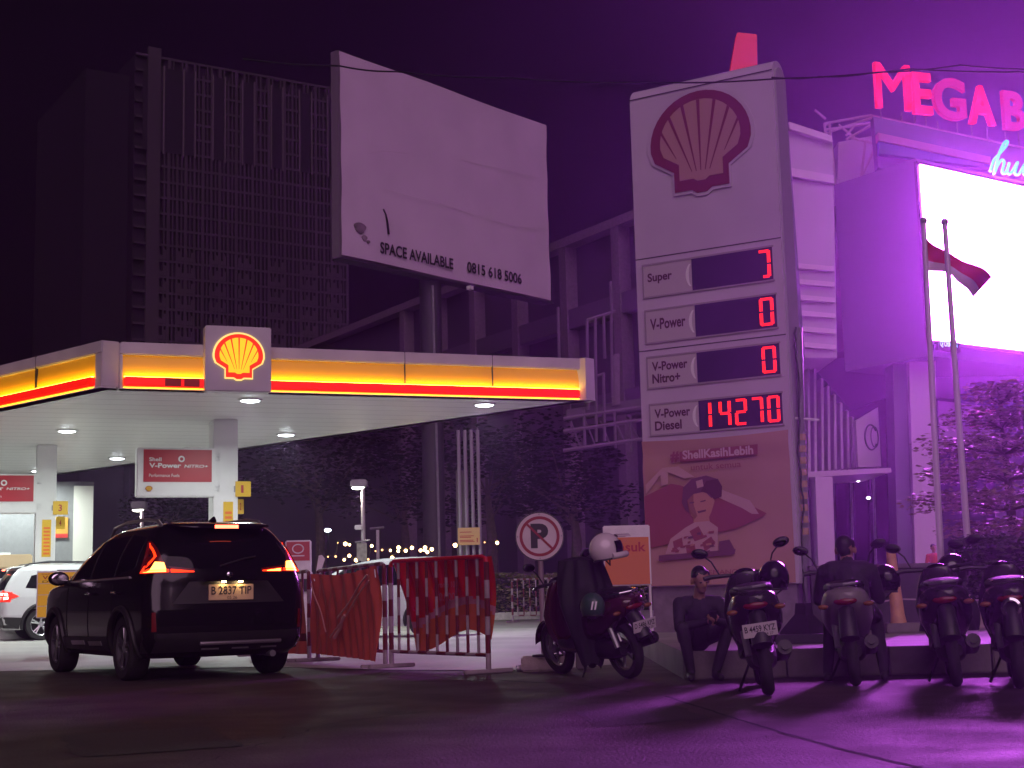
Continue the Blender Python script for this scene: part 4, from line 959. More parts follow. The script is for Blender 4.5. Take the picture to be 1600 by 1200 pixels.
def wheel(root, x, y, r, w, sg, spokes, m_rim=M_alloy, rim_k=.66):
    o = V((x, y, r)); ax = V((sg, 0, 0))
    t = MB().lathe([(r * .62, -w / 2), (r * .93, -w / 2), (r * .985, -w / 2 + .02), (r, -w / 4), (r, w / 4), (r * .985, w / 2 - .02), (r * .93, w / 2), (r * .70, w / 2 - .005), (r * .66, w / 2 - .03), (r * .64, 0), (r * .63, -.03), (.0, -.035)], o, ax, 40, cap=False).build('wheel', M_rubber, root, local=True)
    m = MB(); f = w / 2 - .035
    m.lathe([(r * .69, f + .012), (r * .67, f + .022), (r * .63, f + .01), (r * .62, f - .05), (r * .66, f - .06)], o, ax, 40, cap=False)
    m.lathe([(.001, f + .012), (.05, f + .012), (.07, f - .01), (.07, f - .06)], o, ax, 16, cap=False)
    for k in range(spokes):
        for d in (-.13, .13):
            a = 6.2832 * k / spokes + .3; u = lambda q, rr: o + ax * (f - .005) + V((0, math.cos(q) * rr, math.sin(q) * rr))
            m.tube([u(a + d * .4, .05), u(a + d, r * .4), u(a + d * 1.15, r * .65)], [.020, .017, .021], 6)
    m.build('rim', m_rim, root, t, local=True)
    return t
def make_car(name, label, cat, loc, rot, tab, wb, wr, paint, track=.76, rim=M_alloy, spokes=5):
    root = thing(name, label, cat, loc, rot); sh = Shell(tab); b = MB(); rings = []
    z0 = tab[0][0]; z1 = tab[-1][0]; zz = sorted(set([round(t[0], 4) for t in tab] + [z0 + (z1 - z0) * i / 26 for i in range(27)]))
    for z in zz: rings.append([b.b.verts.new(p) for p in sh.ring(z)])
    for i in range(len(rings) - 1):
        for k in range(len(rings[0])): b._f([rings[i][k], rings[i][(k + 1) % len(rings[0])], rings[i + 1][(k + 1) % len(rings[0])], rings[i + 1][k]])
    b._f(rings[0][::-1]); b._f(rings[-1])
    body = b.build('body', [paint, M_well], root, local=True, ang=32)
    cutters = []
    for y in (0, wb):
        c = MB().lathe([(wr * 1.17, -1.2), (wr * 1.17, 1.2)], (0, y, wr * 1.0), (1, 0, 0), 40)
        bmesh.ops.recalc_face_normals(c.b, faces=c.b.faces); me = bpy.data.meshes.new('cut'); c.b.to_mesh(me); c.b.free(); me.materials.append(M_well); me.materials.append(M_well)
        for p in me.polygons: p.material_index = 1
        o = bpy.data.objects.new('cut', me); COL.objects.link(o); o.parent = root; cutters.append(o)
        # keep the middle of the car: only the wheel houses are opened
        md = body.modifiers.new('arch', 'BOOLEAN'); md.operation = 'DIFFERENCE'; md.object = o; md.solver = 'EXACT'
    dg = bpy.context.evaluated_depsgraph_get(); me = bpy.data.meshes.new_from_object(body.evaluated_get(dg)); body.modifiers.clear(); body.data = me; me.name = 'body'
    for o in cutters: bpy.data.objects.remove(o)
    for p in me.polygons: p.use_smooth = True
    me.set_sharp_from_angle(angle=R(32))
    k = MB().box((0, wb / 2, z0 + .16), (1.15, wb + 1.0, .25)).build('underbody', M_well, root, local=True, smooth=False)
    for y in (0, wb):
        for sg in (-1, 1):
            wheel(root, sg * track, y, wr, .215, sg, spokes, rim)
            a = MB(); pts = []
            for i in range(25):
                t = R(-12 + 204 * i / 24); yy = y + wr * 1.22 * math.cos(t); z_ = wr + wr * 1.22 * math.sin(t); pts.append(sh.side(sg, yy, max(z_, z0 + .01), .0))
            a.tube(pts, wr * .11, 8); a.build('arch_trim', M_clad, root, local=True)
    return root, sh
# ---- black people carrier at the driveway
TAB = [(.24, .78, -.70, 3.42), (.30, .83, -.80, 3.56), (.42, .872, -.885, 3.66), (.56, .885, -.905, 3.69), (.74, .888, -.90, 3.69), (.90, .886, -.875, 3.66), (.99, .876, -.862, 3.58),
       (1.03, .868, -.858, 3.42), (1.07, .858, -.853, 2.95), (1.11, .848, -.845, 2.72), (1.20, .825, -.825, 2.52), (1.32, .785, -.78, 2.30), (1.44, .728, -.715, 2.06), (1.54, .672, -.64, 1.84), (1.60, .632, -.575, 1.66), (1.645, .578, -.50, 1.44), (1.675, .49, -.36, 1.15), (1.69, .34, -.06, .8)]
pw = G(205, 1063); th = R(32)
axx = V((math.cos(th), math.sin(th), 0)); org = pw + axx * .76 * 1.09
car, sh = make_car('people_carrier', 'black seven-seat people carrier with glowing red brake lamps turning into the station', 'car', org, th, TAB, 2.775, .345, M_pblack)
car.scale = (1.09, 1.04, 1.05)
B = lambda nm, mb, m, par=None, **k: mb.build(nm, m, car, par, local=True, **k)
tg_ = B('rear_window', patch(MB(), sh.rear, [(-.66, 1.17), (.66, 1.17), (.52, 1.575), (-.52, 1.575)], 14, 8), M_glass)
m = MB(); m.tube([(-.1, sh.YR(.1, 1.2) - .02, 1.19), (.18, sh.YR(.18, 1.28) - .03, 1.27), (.30, sh.YR(.3, 1.30) - .025, 1.29)], .010, 6); B('wiper', m, M_dark, tg_)
for sg in (-1, 1):
    for q in ([(2.30, 1.11), (1.30, 1.09), (1.30, 1.545), (1.86, 1.50)], [(1.22, 1.09), (.38, 1.10), (.38, 1.565), (1.22, 1.55)], [(.28, 1.12), (-.30, 1.20), (-.22, 1.52), (.28, 1.565)]):
        B('side_window', patch(MB(), lambda y, z, o, sg=sg: sh.side(sg, y, z, o), q, 8, 6), M_glass)
    m = MB(); m.tube([sh.side(sg, 2.35 - 2.55 * i / 20, 1.085 + .01 * i / 20, .008) for i in range(21)], .012, 6); B('belt_strip', m, M_silver)
    for y in (1.02, .02):
        h = MB(); h.tube([sh.side(sg, y, .93, .0), sh.side(sg, y + .03, .935, .035), sh.side(sg, y + .2, .94, .038), sh.side(sg, y + .24, .94, .0)], .016, 8); B('door_handle', h, M_pblack)
    for y in (2.18, 1.26, .34): B('door_gap', MB().tube([sh.side(sg, y, .40 + .62 * i / 12, .0005) for i in range(13)], .006, 5), M_well)
    m = patch(MB(), lambda y, z, o, sg=sg: sh.side(sg, y, z, o + .012), [(2.36, .30), (.44, .30), (.44, .46), (2.36, .44)], 10, 3, .03); sl = B('sill_cladding', m, M_clad)
    m = MB()
    for y0, y1 in ((1.95, 1.40), (1.22, .72)): patch(m, lambda y, z, o, sg=sg: sh.side(sg, y, z, o + .022), [(y0, .35), (y1, .36), (y1, .41), (y0, .40)], 4, 2, .01)
    B('sill_plate', m, M_silver, sl)
    mm = MB(); mm.ell((sg * 1.0, 2.12, 1.13), (.12, .07, .085)); mr = B('door_mirror', mm, M_pblack)
    mm = MB(); mm.tube([sh.side(sg, 2.12, 1.08, -.02), V((sg * .96, 2.12, 1.09))], .03, 8); B('mirror_arm', mm, M_dark, mr)
    mm = MB(); mm.ell((sg * 1.0, 2.055, 1.13), (.095, .01, .065)); B('mirror_glass', mm, M_chrome, mr)
    # roof rails
    r = MB(); r.tube([(sg * .56, 1.50, 1.60), (sg * .565, 1.36, 1.69), (sg * .565, .9, 1.735), (sg * .56, .2, 1.735), (sg * .555, -.20, 1.70), (sg * .55, -.34, 1.62)], [.02, .02, .018, .018, .02, .02], 8); B('roof_rail', r, M_silver)
    # tail lamp: dark lens, lit L, hot bulb
    ln = B('tail_lamp', patch(patch(MB(), sh.rear, [(sg * .872, 1.12), (sg * .36, 1.125), (sg * .36, 1.165), (sg * .84, 1.22)], 16, 3), sh.rear, [(sg * .84, 1.21), (sg * .66, 1.20), (sg * .705, 1.47), (sg * .74, 1.47)], 8, 8), M_tailoff)
    m = MB(); pr = lambda x, z, o: sh.rear(x, z, o + .006)
    patch(m, pr, [(sg * .868, 1.128), (sg * .62, 1.135), (sg * .62, 1.165), (sg * .835, 1.175)], 10, 2)
    patch(m, pr, [(sg * .600, 1.130), (sg * .37, 1.130), (sg * .37, 1.142), (sg * .60, 1.168)], 10, 2)
    patch(m, pr, [(sg * .838, 1.175), (sg * .818, 1.175), (sg * .722, 1.30), (sg * .738, 1.30)], 6, 6)
    patch(m, pr, [(sg * .738, 1.30), (sg * .718, 1.30), (sg * .722, 1.45), (sg * .730, 1.45)], 4, 6)
    B('lit_strip', m, M_tail, ln, ang=60)
    m = MB(); pr2 = lambda x, z, o: sh.rear(x, z, o + .012); patch(m, pr2, [(sg * .792, 1.16), (sg * .648, 1.16), (sg * .664, 1.238), (sg * .74, 1.245)], 6, 4); patch(m, pr2, [(sg * .84, 1.136), (sg * .65, 1.139), (sg * .65, 1.152), (sg * .80, 1.152)], 6, 2)
    if sg == 1: patch(m, pr2, [(sg * .58, 1.133), (sg * .42, 1.134), (sg * .42, 1.139), (sg * .58, 1.160)], 6, 2)
    B('brake_bulb', m, M_tailhot, ln, ang=60)
    B('reflector', patch(MB(), sh.rear, [(sg * .80, .52), (sg * .755, .52), (sg * .765, .72), (sg * .80, .72)], 3, 4), M_tailoff)
    B('headlamp', patch(MB(), sh.front, [(sg * .85, .72), (sg * .5, .74), (sg * .5, .86), (sg * .83, .90)], 6, 3), M_white)
m = MB(); patch(m, lambda x, z, o: sh.rear(x, z, o + .01), [(-.84, .30), (.84, .30), (.86, .50), (-.86, .50)], 16, 4, .03); B('bumper_cladding', m, M_clad)
m = MB(); m.tube([sh.rear(-.32 + .88 * i / 14, .385, .03) for i in range(15)], .020, 8); B('skid_bar', m, M_silver)
m = MB()
for x in (-.20, .12, .44): m.tube([sh.rear(x - .09, .325, .02), sh.rear(x + .09, .325, .02)], .010, 6); m.build('skid_slot', M_silver, car, local=True); m = MB()
m.b.free()
m = MB(); patch(m, lambda x, z, o: sh.rear(x, z, o - .0), [(-.60, .80), (.60, .80), (.42, 1.03), (-.42, 1.03)], 10, 4, .01); rc = B('plate_recess', m, M_clad)
fp = Fr((-.0, sh.YR(0, .92) - .025, .83), (1, 0, 0))
pl = B('number_plate', MB().fbox(fp, -.24, .0, -.01, .24, .165, .006), mat('plate_cream', (.62, .45, .25), .5), rc, smooth=False, bevel=.004)
m = MB(); text_in(m, fp, 'B 2837 TIP', -.215, .058, .215, .145, .009, .012); text_in(m, fp, '05 26', -.045, .012, .06, .042, .009); B('plate_lettering', m, M_blk, rc, smooth=False)
lp_ = MB().fbox(fp, -.32, .20, -.02, .32, .235, .045); B('garnish', lp_, M_pblack, rc, bevel=.01)
for x_ in (-.11, .07): B('plate_lamp', MB().fbox(fp, x_, .184, .018, x_ + .04, .1985, .04), glow('plate_lamp_warm', (1, .68, .30), 70), rc, smooth=False)
B('badge', MB().ell((0, sh.YR(0, 1.10) - .014, 1.10), (.035, .01, .03), nu=6, nv=4), M_chrome)
sp_ = MB(); sp_.loft([(-.75, 1.61, .40, .014), (-.70, 1.622, .49, .024), (-.45, 1.648, .53, .03), (-.2, 1.655, .52, .02)], 20, 3.5); sp = B('roof_spoiler', sp_, M_pblack)
B('high_brake_lamp', MB().box((.0, -.757, 1.612), (.25, .014, .036)), glow('brake_high', (1, .10, .05), 9), sp, smooth=False)
fn = MB(); fn.loft([(-.42, 1.69, .008, .01), (-.36, 1.71, .02, .035), (-.26, 1.695, .025, .02)], 10, 2); B('antenna_fin', fn, M_pblack)
m = MB(); patch(m, sh.front, [(-.70, 1.12), (.70, 1.12), (.58, 1.58), (-.58, 1.58)], 12, 8); B('windscreen', m, M_glass)
B('exhaust', MB().tube([(.5, -.2, .26), (.5, -.78, .25)], .035, 10), M_grey)
# ---- white estate car at the pump, seen from its right rear
TABW = [(.24, .80, -.74, 3.40), (.36, .86, -.88, 3.62), (.56, .90, -.95, 3.70), (.78, .905, -.945, 3.70), (.95, .90, -.92, 3.64), (1.03, .885, -.90, 3.40), (1.08, .87, -.885, 2.9), (1.14, .85, -.86, 2.62), (1.28, .80, -.79, 2.34), (1.42, .75, -.70, 2.06), (1.53, .71, -.60, 1.8), (1.60, .66, -.5, 1.5), (1.65, .55, -.3, 1.15), (1.67, .40, -.05, .8)]
M_pwhite = mat('paint_pearl', (.62, .63, .63), .22, coat=.6)
pw = G(62, 1000.5); th = R(-62); axx = V((math.cos(th), math.sin(th), 0)); org = pw - axx * .77
car, sh = make_car('estate_car', 'white sport utility car with dark cladding at the fuel pump, lit red tail lamp', 'car', org, th, TABW, 2.707, .35, M_pwhite, .775, mat('alloy_bright', (.6, .6, .62), .25, .8))
car.scale = (1.06, 1.06, 1.12)
B = lambda nm, mb, m, par=None, **k: mb.build(nm, m, car, par, local=True, **k)
B('rear_window', patch(MB(), sh.rear, [(-.70, 1.10), (.70, 1.10), (.60, 1.52), (-.60, 1.52)], 12, 6), M_glass)
for sg in (-1, 1):
    for q in ([(2.25, 1.10), (1.25, 1.08), (1.25, 1.50), (1.80, 1.46)], [(1.17, 1.08), (.35, 1.09), (.35, 1.52), (1.17, 1.51)], [(.27, 1.09), (-.36, 1.14), (-.22, 1.40), (.27, 1.50)]):
        B('side_window', patch(MB(), lambda y, z, o, sg=sg: sh.side(sg, y, z, o), q, 8, 6), M_glass)
    B('sill_cladding', patch(MB(), lambda y, z, o, sg=sg: sh.side(sg, y, z, o + .012), [(2.28, .28), (.45, .28), (.45, .44), (2.28, .44)], 10, 3, .03), M_clad)
    B('bumper_cladding', patch(MB(), lambda y, z, o, sg=sg: sh.side(sg, y, z, o + .008), [(-.48, .26), (-.80, .28), (-.86, .52), (-.44, .50)], 6, 4, .03), M_clad)
    r = MB(); r.tube([(sg * .60, 1.5, 1.585), (sg * .61, 1.3, 1.68), (sg * .60, .2, 1.71), (sg * .58, -.25, 1.66), (sg * .58, -.38, 1.58)], .018, 8); B('roof_rail', r, M_dark)
    ln = B('tail_lamp', patch(MB(), sh.rear, [(sg * .60, .86), (sg * .899, .84), (sg * .885, 1.05), (sg * .62, 1.10)], 12, 6), glow('tail_lens_lit', (1, .02, .006), .9))
    ls = B('tail_lamp', patch(MB(), lambda y, z, o, sg=sg: sh.side(sg, y, z, o + .003), [(-.50, .96), (-.885, .84), (-.875, 1.06), (-.72, 1.06)], 10, 5), glow('tail_lens_lit', (1, .02, .006), .9))
    m = MB(); pr = lambda y, z, o, sg=sg: sh.side(sg, y, z, o + .008)
    patch(m, pr, [(-.74, .985), (-.88, .985), (-.88, 1.035), (-.76, 1.035)], 6, 2); patch(m, pr, [(-.74, .90), (-.88, .885), (-.88, .945), (-.74, .955)], 6, 2); B('brake_bulb', m, glow('tail_white', (1, .75, .6), 4), ls)
    mm = MB(); mm.ell((sg * 1.0, 2.05, 1.10), (.12, .07, .08)); B('door_mirror', mm, M_pwhite)
    for y in (.95, -.0):
        h = MB(); h.tube([sh.side(sg, y, .93, 0), sh.side(sg, y + .03, .93, .035), sh.side(sg, y + .2, .93, .035), sh.side(sg, y + .23, .93, 0)], .014, 8); B('door_handle', h, M_pwhite)
B('bumper_cladding', patch(MB(), lambda x, z, o: sh.rear(x, z, o + .01), [(-.85, .28), (.85, .28), (.88, .50), (-.88, .50)], 12, 4, .03), M_clad)
sp_ = MB(); sp_.loft([(-.72, 1.545, .5, .012), (-.62, 1.575, .58, .025), (-.2, 1.63, .58, .02)], 18, 3.5); sp = B('roof_spoiler', sp_, M_pwhite)
B('high_brake_lamp', MB().box((0, -.725, 1.54), (.36, .012, .03)), glow('brake_high', (1, .10, .05), 9), sp, smooth=False)
B('number_plate', MB().fbox(Fr((0, sh.YR(0, .8) - .012, .74), (1, 0, 0)), -.24, 0, -.01, .24, .15, .006), M_blk, smooth=False)
# ---- pale parked car behind the banners
car, sh = make_car('parked_car', 'pale silver parked car mostly hidden behind the red barrier banners', 'car', V((P(650, 930, 31.5).x + .45, 31.0, 0)), R(75), TABW, 2.6, .33, mat('paint_silver', (.50, .52, .54), .25, coat=.5), .75)
B = lambda nm, mb, m, par=None, **k: mb.build(nm, m, car, par, local=True, **k)
for sg in (-1, 1):
    for q in ([(2.25, 1.10), (1.25, 1.08), (1.25, 1.50), (1.80, 1.46)], [(1.17, 1.08), (.35, 1.09), (.35, 1.52), (1.17, 1.51)], [(.27, 1.09), (-.36, 1.14), (-.22, 1.40), (.27, 1.50)]):
        B('side_window', patch(MB(), lambda y, z, o, sg=sg: sh.side(sg, y, z, o), q, 8, 6), M_glass)
    B('tail_lamp', patch(MB(), sh.rear, [(sg * .60, .86), (sg * .89, .84), (sg * .87, 1.05), (sg * .62, 1.08)], 8, 4), M_tailoff)
B('rear_window', patch(MB(), sh.rear, [(-.70, 1.10), (.70, 1.10), (.60, 1.52), (-.60, 1.52)], 12, 6), M_glass)
B('windscreen', patch(MB(), sh.front, [(-.70, 1.15), (.70, 1.15), (.60, 1.55), (-.60, 1.55)], 12, 6), M_glass)

# ================================================================== BARRIERS WITH BANNERS
M_bw = mat('barrier_white', (.30, .25, .26), .5, noise=.2, nscale=9); M_br = mat('barrier_red', (.12, .010, .015), .5, noise=.2, nscale=9)
M_bo = mat('banner_salmon', (.46, .085, .055), .42, noise=.18, nscale=3); M_bred = mat('banner_red', (.52, .012, .022), .3, noise=.12, nscale=3)
M_bor = mat('banner_orange', (.50, .10, .04), .4, noise=.12, nscale=3); M_bpk = mat('banner_pink', (.42, .16, .24), .45, noise=.2, nscale=6); M_bdk = mat('banner_band_dark', (.10, .012, .012), .5)
def barrier(label, p0, p1, h0, h1, bars, grp='red and white crowd barriers'):
    fr = Fr((p0.x, p0.y, 0), V((p1.x - p0.x, p1.y - p0.y, 0))); L = V((p1.x - p0.x, p1.y - p0.y, 0)).length
    t = thing('crowd_barrier', label, 'barrier', fr.o, group=grp); up = [M_bw, M_br]
    for a, h in ((0.03, h0), (L - .03, h1)):
        MB().stripes(fr.at(a, 0.02, 0), fr.at(a, h - .06, 0), .03, .21).build('post', up, t)
        MB().fbox(fr, a - .03, .004, -.32, a + .03, .05, .32).build('foot', M_bw, t, smooth=False, bevel=.01)
    m = MB(); n = 12; pts = [fr.at(.03, h0 - .08), fr.at(.05, h0 - .02), fr.at(.12, h0)] + [fr.at(.12 + (L - .24) * i / n, h0 + (h1 - h0) * i / n) for i in range(1, n)] + [fr.at(L - .12, h1), fr.at(L - .05, h1 - .02), fr.at(L - .03, h1 - .08)]
    m.tube(pts, .026, 8, mi=lambda i: 1 if 'bars' in label else i % 2); m.build('top_rail', [M_bw, M_bred] if 'bars' in label else up, t)
    MB().stripes(fr.at(.05, .20), fr.at(L - .05, .20), .022, .2).build('bottom_rail', up, t)
    for i in range(bars):
        a = L * (i + 1) / (bars + 1); h = h0 + (h1 - h0) * a / L
        MB().stripes(fr.at(a, .20), fr.at(a, h), .018, .24, off=i % 2).build('bar', up, t)
    return t, fr, L
D = P(402, 1010, 22.6); A = P(490, 1030, 20.2); Bp = P(605, 1040, 17.9); Cp = P(766, 1050, 16.1)
t, frX, LX = barrier('barrier half behind the black car with orange cloth over it', V((D.x, D.y, 0)), V((A.x - .05, A.y, 0)), 1.22, 1.24, 7)
t, frY, LY = barrier('middle barrier hidden under a wrinkled salmon red banner', V((A.x + .05, A.y, 0)), V((Bp.x - .01, Bp.y, 0)), 1.24, 1.27, 8)
t, frZ, LZ = barrier('barrier nearest the no parking sign with banner hung behind its bars', V((Bp.x + .04, Bp.y, 0)), V((Cp.x, Cp.y, 0)), 1.29, 1.28, 9)
def cloth(label, fr, a0, a1, b0, b1, c, off, mats, mi=None, nu=70, nv=28):
    f0 = lambda q, x: q(x) if callable(q) else q
    t = thing('barrier_banner', label, 'banner', fr.at(f0(a0, 0), f0(b0, 0), c), group='cloth banners tied to the barriers')
    def f(u, v):
        al = f0(a0, v); lo = f0(b0, u); hi = f0(b1, u); return fr.at(al + (a1 - al) * u, lo + (hi - lo) * v, c + off(u, v))
    MB().grid(nu, nv, f, mi).build('cloth', mats, t)
    return t, f
fold = lambda u, v: .035 * math.sin(34 * u + 2.0 * math.sin(3 * v)) * (.35 + .65 * v) + .025 * math.sin(71 * u + 5 * v) + .02 * math.sin(7 * u - 3 * v) * (1 - v)
t, f = cloth('salmon red wrinkled banner covering the middle barrier', frY, .07, LY - .03, lambda u: .12 - .04 * u, lambda u: 1.20 - .06 * math.sin(math.pi * u) + .05 * u, .09, fold, [M_bo, M_bdk])
m = MB()
for s0, s1, r in (((.10, .92), (.34, .36), .010), ((.93, .98), (.52, .52), .012), ((.95, .92), (.40, .30), .010), ((.62, .55), (.47, .30), .022)):
    m.tube([frY.at(LY * (s0[0] + (s1[0] - s0[0]) * i / 8), 1.16 * (s0[1] + (s1[1] - s0[1]) * i / 8), .17 + .01 * math.sin(i)) for i in range(9)], r, 6)
m.build('tight_crease', mat('crease_pale', (.55, .25, .22), .3), t)
m = MB()
for a_, b_5 in ((.02, .10), (.95, .99)):
    m.tube([frY.at(LY * a_, 1.22, .09), frY.at(LY * b_5, 1.10, .12)], .008, 5)
m.build('tie', M_wl, t)
t, f = cloth('orange red banner sagging between the black car and middle barrier', frX, .15, LX - .02, .10, lambda u: 1.10 - .04 * math.sin(3.1 * u), .10, lambda u, v: .05 * math.sin(11 * u + 2 * v) + .02 * math.sin(43 * u), [M_bo, M_bdk], lambda i, j: 1 if 4 < j < 8 else 0)
hang = lambda u, v: .03 * math.sin(29 * u + 1.5 * v) * v + .02 * math.sin(50 * u) * v * v - .06 * math.sin(math.pi * v)
def zmat(i, j):
    u = i / 70; v = j / 28; y = v - .30 - .10 * math.sin(3.3 * u - .4)
    return 0 if y > .04 else (1 if y > -.05 else 2)
t, f = cloth('bright red banner with pale band hung behind the barrier bars', frZ, lambda v: LZ * (.03 + .22 * (1 - v) ** 1.3), LZ - .03, lambda u: .21 + .26 * math.sin(2.4 * u) ** 2 * (.3 + u), lambda u: 1.285 - .01 * math.sin(3 * u), -.045, hang, [M_bred, M_bpk, M_bor], zmat)
m = MB(); ft = frZ.sub(0, 0, -.035)
text_in(m, ft, '0.000', LZ * .50, .80, LZ * .66, .89, 0, .0); text_in(m, ft, 'promo 10', LZ * .47, .93, LZ * .66, 1.02, 0, .0)
m.build('lettering', M_bpk, t, smooth=False)
t, fr2, L2 = barrier('far red and white barrier standing by the low hedge', V((P(800, 968, 42.5).x, 42.5, 0)), V((P(868, 967, 41.5).x, 41.5, 0)), 1.24, 1.24, 6)
# white corner marker leaning on the middle barrier
t = thing('marker_board', 'small white slanted marker board on the middle barrier corner', 'board', frY.at(0, 1.2, 0))
pf = Fr(P(500, 895, 20.4), (1, .2, 0)); MB().fprism(pf, [pf.px(*q) for q in ((493, 900), (498, 868), (503, 867), (508, 873), (499, 900))], -.03, 0).build('board', M_whitep, t, smooth=False)

# ================================================================== SIGNS
# no parking
sc_ = P(843, 838, 16.4); blk = G(850, 1046)
np_ = thing('no_parking_sign', 'round no parking sign with black P and red slash on concrete block', 'traffic sign', (blk.x, 16.4, 0))
fr = Fr((sc_.x, 16.4, sc_.z), V((1, -.02, 0))); r = 38 * 16.4 / 2250
ring = lambda r, n=40: [(r * math.cos(6.28319 * i / n), r * math.sin(6.28319 * i / n)) for i in range(n)]
dsc = MB().fprism(fr, ring(r), -.006, .0).build('disc', mat('sign_white', (.60, .52, .52), .4, noise=.08, nscale=6), np_, bevel=.002)
def annulus(m, r0, r1, c, n=48):
    for i in range(n):
        a = 6.28319 * i / n; b = 6.28319 * (i + 1) / n; q = lambda t, rr: fr.at(rr * math.cos(t), rr * math.sin(t), c); m.poly([q(a, r0), q(b, r0), q(b, r1), q(a, r1)])
M_sr = mat('sign_red', (.28, .015, .03), .45)
m = MB(); annulus(m, r * .70, r * .82, .0025); m.build('red_ring', M_sr, np_, dsc, smooth=False)
m = MB(); annulus(m, r * .955, r * .995, .0025); m.build('edge_ring', M_dark, np_, dsc, smooth=False)
m = MB(); text_in(m, fr, 'P', -.36 * r, -.48 * r, .36 * r, .52 * r, .003, .055); m.build('lettering', M_blk, np_, dsc, smooth=False)
c45 = .7071; q = r * .73; w_ = r * .045
m = MB(); m.fprism(fr, [(-q * c45 - w_ * c45, q * c45 - w_ * c45), (q * c45 - w_ * c45, -q * c45 - w_ * c45), (q * c45 + w_ * c45, -q * c45 + w_ * c45), (-q * c45 + w_ * c45, q * c45 + w_ * c45)], .004, .006); m.build('red_slash', M_sr, np_, dsc, smooth=False)
m = MB()
for a, b in ((.9, 0), (-.9, 0), (0, .9), (0, -.9)): m.ell(fr.at(a * r, b * r, .003), .008, nu=8, nv=4)
m.build('rivet', M_grey, np_, dsc)
MB().stripes(V((blk.x, 16.43, .16)), V((sc_.x, 16.43, sc_.z + r * .8)), .03, .9, 0, 12).build('post', [mat('post_dull', (.34, .27, .29), .5, .2), mat('post_dull2', (.26, .2, .22), .5, .2)], np_)
MB().box((blk.x, 16.43, .08), (.52, .40, .16)).build('block', mat('block_concrete', (.33, .27, .25), .8, noise=.3, nscale=7, bump=.4), np_, bevel=.02)
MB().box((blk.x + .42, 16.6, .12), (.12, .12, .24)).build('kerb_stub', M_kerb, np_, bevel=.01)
cb_ = thing('clamp_chain', 'dark chain coil lying on the concrete block of the no parking sign', 'chain', (blk.x, 16.4, .16))
m = MB(); m.tube([V((blk.x + .02 + .012 * i * math.cos(i * .8), 16.30 + .008 * i * math.sin(i * .8), .172)) for i in range(18)], .014, 6); m.build('links', M_dark, cb_)
# tin can by the block
o = MB().lathe([(.0, 0), (.032, 0), (.034, .01), (.034, .10), (.028, .115), (0, .115)], G(807, 1049) + V((0, 0, .034)), (1, .3, 0), 14).build('drink_can', mat('can_tin', (.6, .6, .62), .3, .6), loc=G(807, 1049)); tag(o, 'pale crushed drink can lying beside the concrete sign block', 'can')
# exit / entry board
fr = Fr(P(945, 916, 18.3), (1, .02, 0)); w_ = 73 * 18.3 / 2250; h_ = 93 * 18.3 / 2250; b0 = fr.o.z
t = thing('entrance_board', 'orange and white entrance board behind the leaning motorcycle', 'sign', (fr.o.x, 18.3, .266))
pn = MB().fbox(fr, 0, 0, -.04, w_, h_, 0).build('panel', M_whitep, t, smooth=False, bevel=.012)
MB().fbox(fr, .015, .015, .0, w_ - .02, h_ * .80, .004).build('orange_face', mat('board_orange', (.62, .19, .05), .45), t, pn, smooth=False)
m = MB(); text_in(m, fr, 'Masuk', w_ * .10, h_ * .56, w_ * .90, h_ * .72, .006, .02); m.build('lettering', M_redsign, t, pn, smooth=False)
for a in (.02, w_ - .02): MB().tube([fr.at(a, h_ * .98, -.03), V((fr.at(a, 0, -.03).x, fr.at(a, 0, -.03).y, .266))], .016, 8).build('leg', M_whitep, t)
# yellow price board near the white car
fr = Fr(P(56, 966, 26), (1, .25, 0)); w_ = .74; h_ = 72 * 26 / 2250; t = thing('price_board', 'yellow price board in white frame in front of the white car', 'sign', (fr.o.x, 26, 0))
pn = MB().fbox(fr, 0, 0, -.05, w_, h_, 0).build('frame', M_whitep, t, smooth=False, bevel=.01)
for i in range(4):
    y1 = h_ * (.965 - .24 * i); MB().fbox(fr, .02, y1 - h_ * .225, .0, w_ - .02, y1, .006).build('yellow_row', mat('lit_yellow_row', (.72, .45, .02), .4, emit=(1, .55, .01), es=.16), t, pn, smooth=False)
m = MB(); text_in(m, fr, 'V-Power', .1, h_ * .82, .62, h_ * .90, .008, .02); text_in(m, fr, 'Shell', .08, h_ * .915, .22, h_ * .95, .008); m.build('lettering', M_red, t, pn, smooth=False)
m = MB(); text_in(m, fr, 'Diesel 2', .1, h_ * .75, .6, h_ * .795, .008); m.build('lettering', M_blk, t, pn, smooth=False)
MB().tube([fr.at(w_ * .75, 0, -.03), V((fr.at(w_ * .75, 0, -.03).x, fr.at(w_ * .75, 0, -.03).y, 0))], .03, 8).build('post', M_grey, t)
MB().lathe([(.22, 0), (.22, .04), (.05, .07)], V((fr.at(w_ * .75, 0, -.03).x, fr.at(w_ * .75, 0, -.03).y, 0)), (0, 0, 1), 18).build('base', M_dark, t)
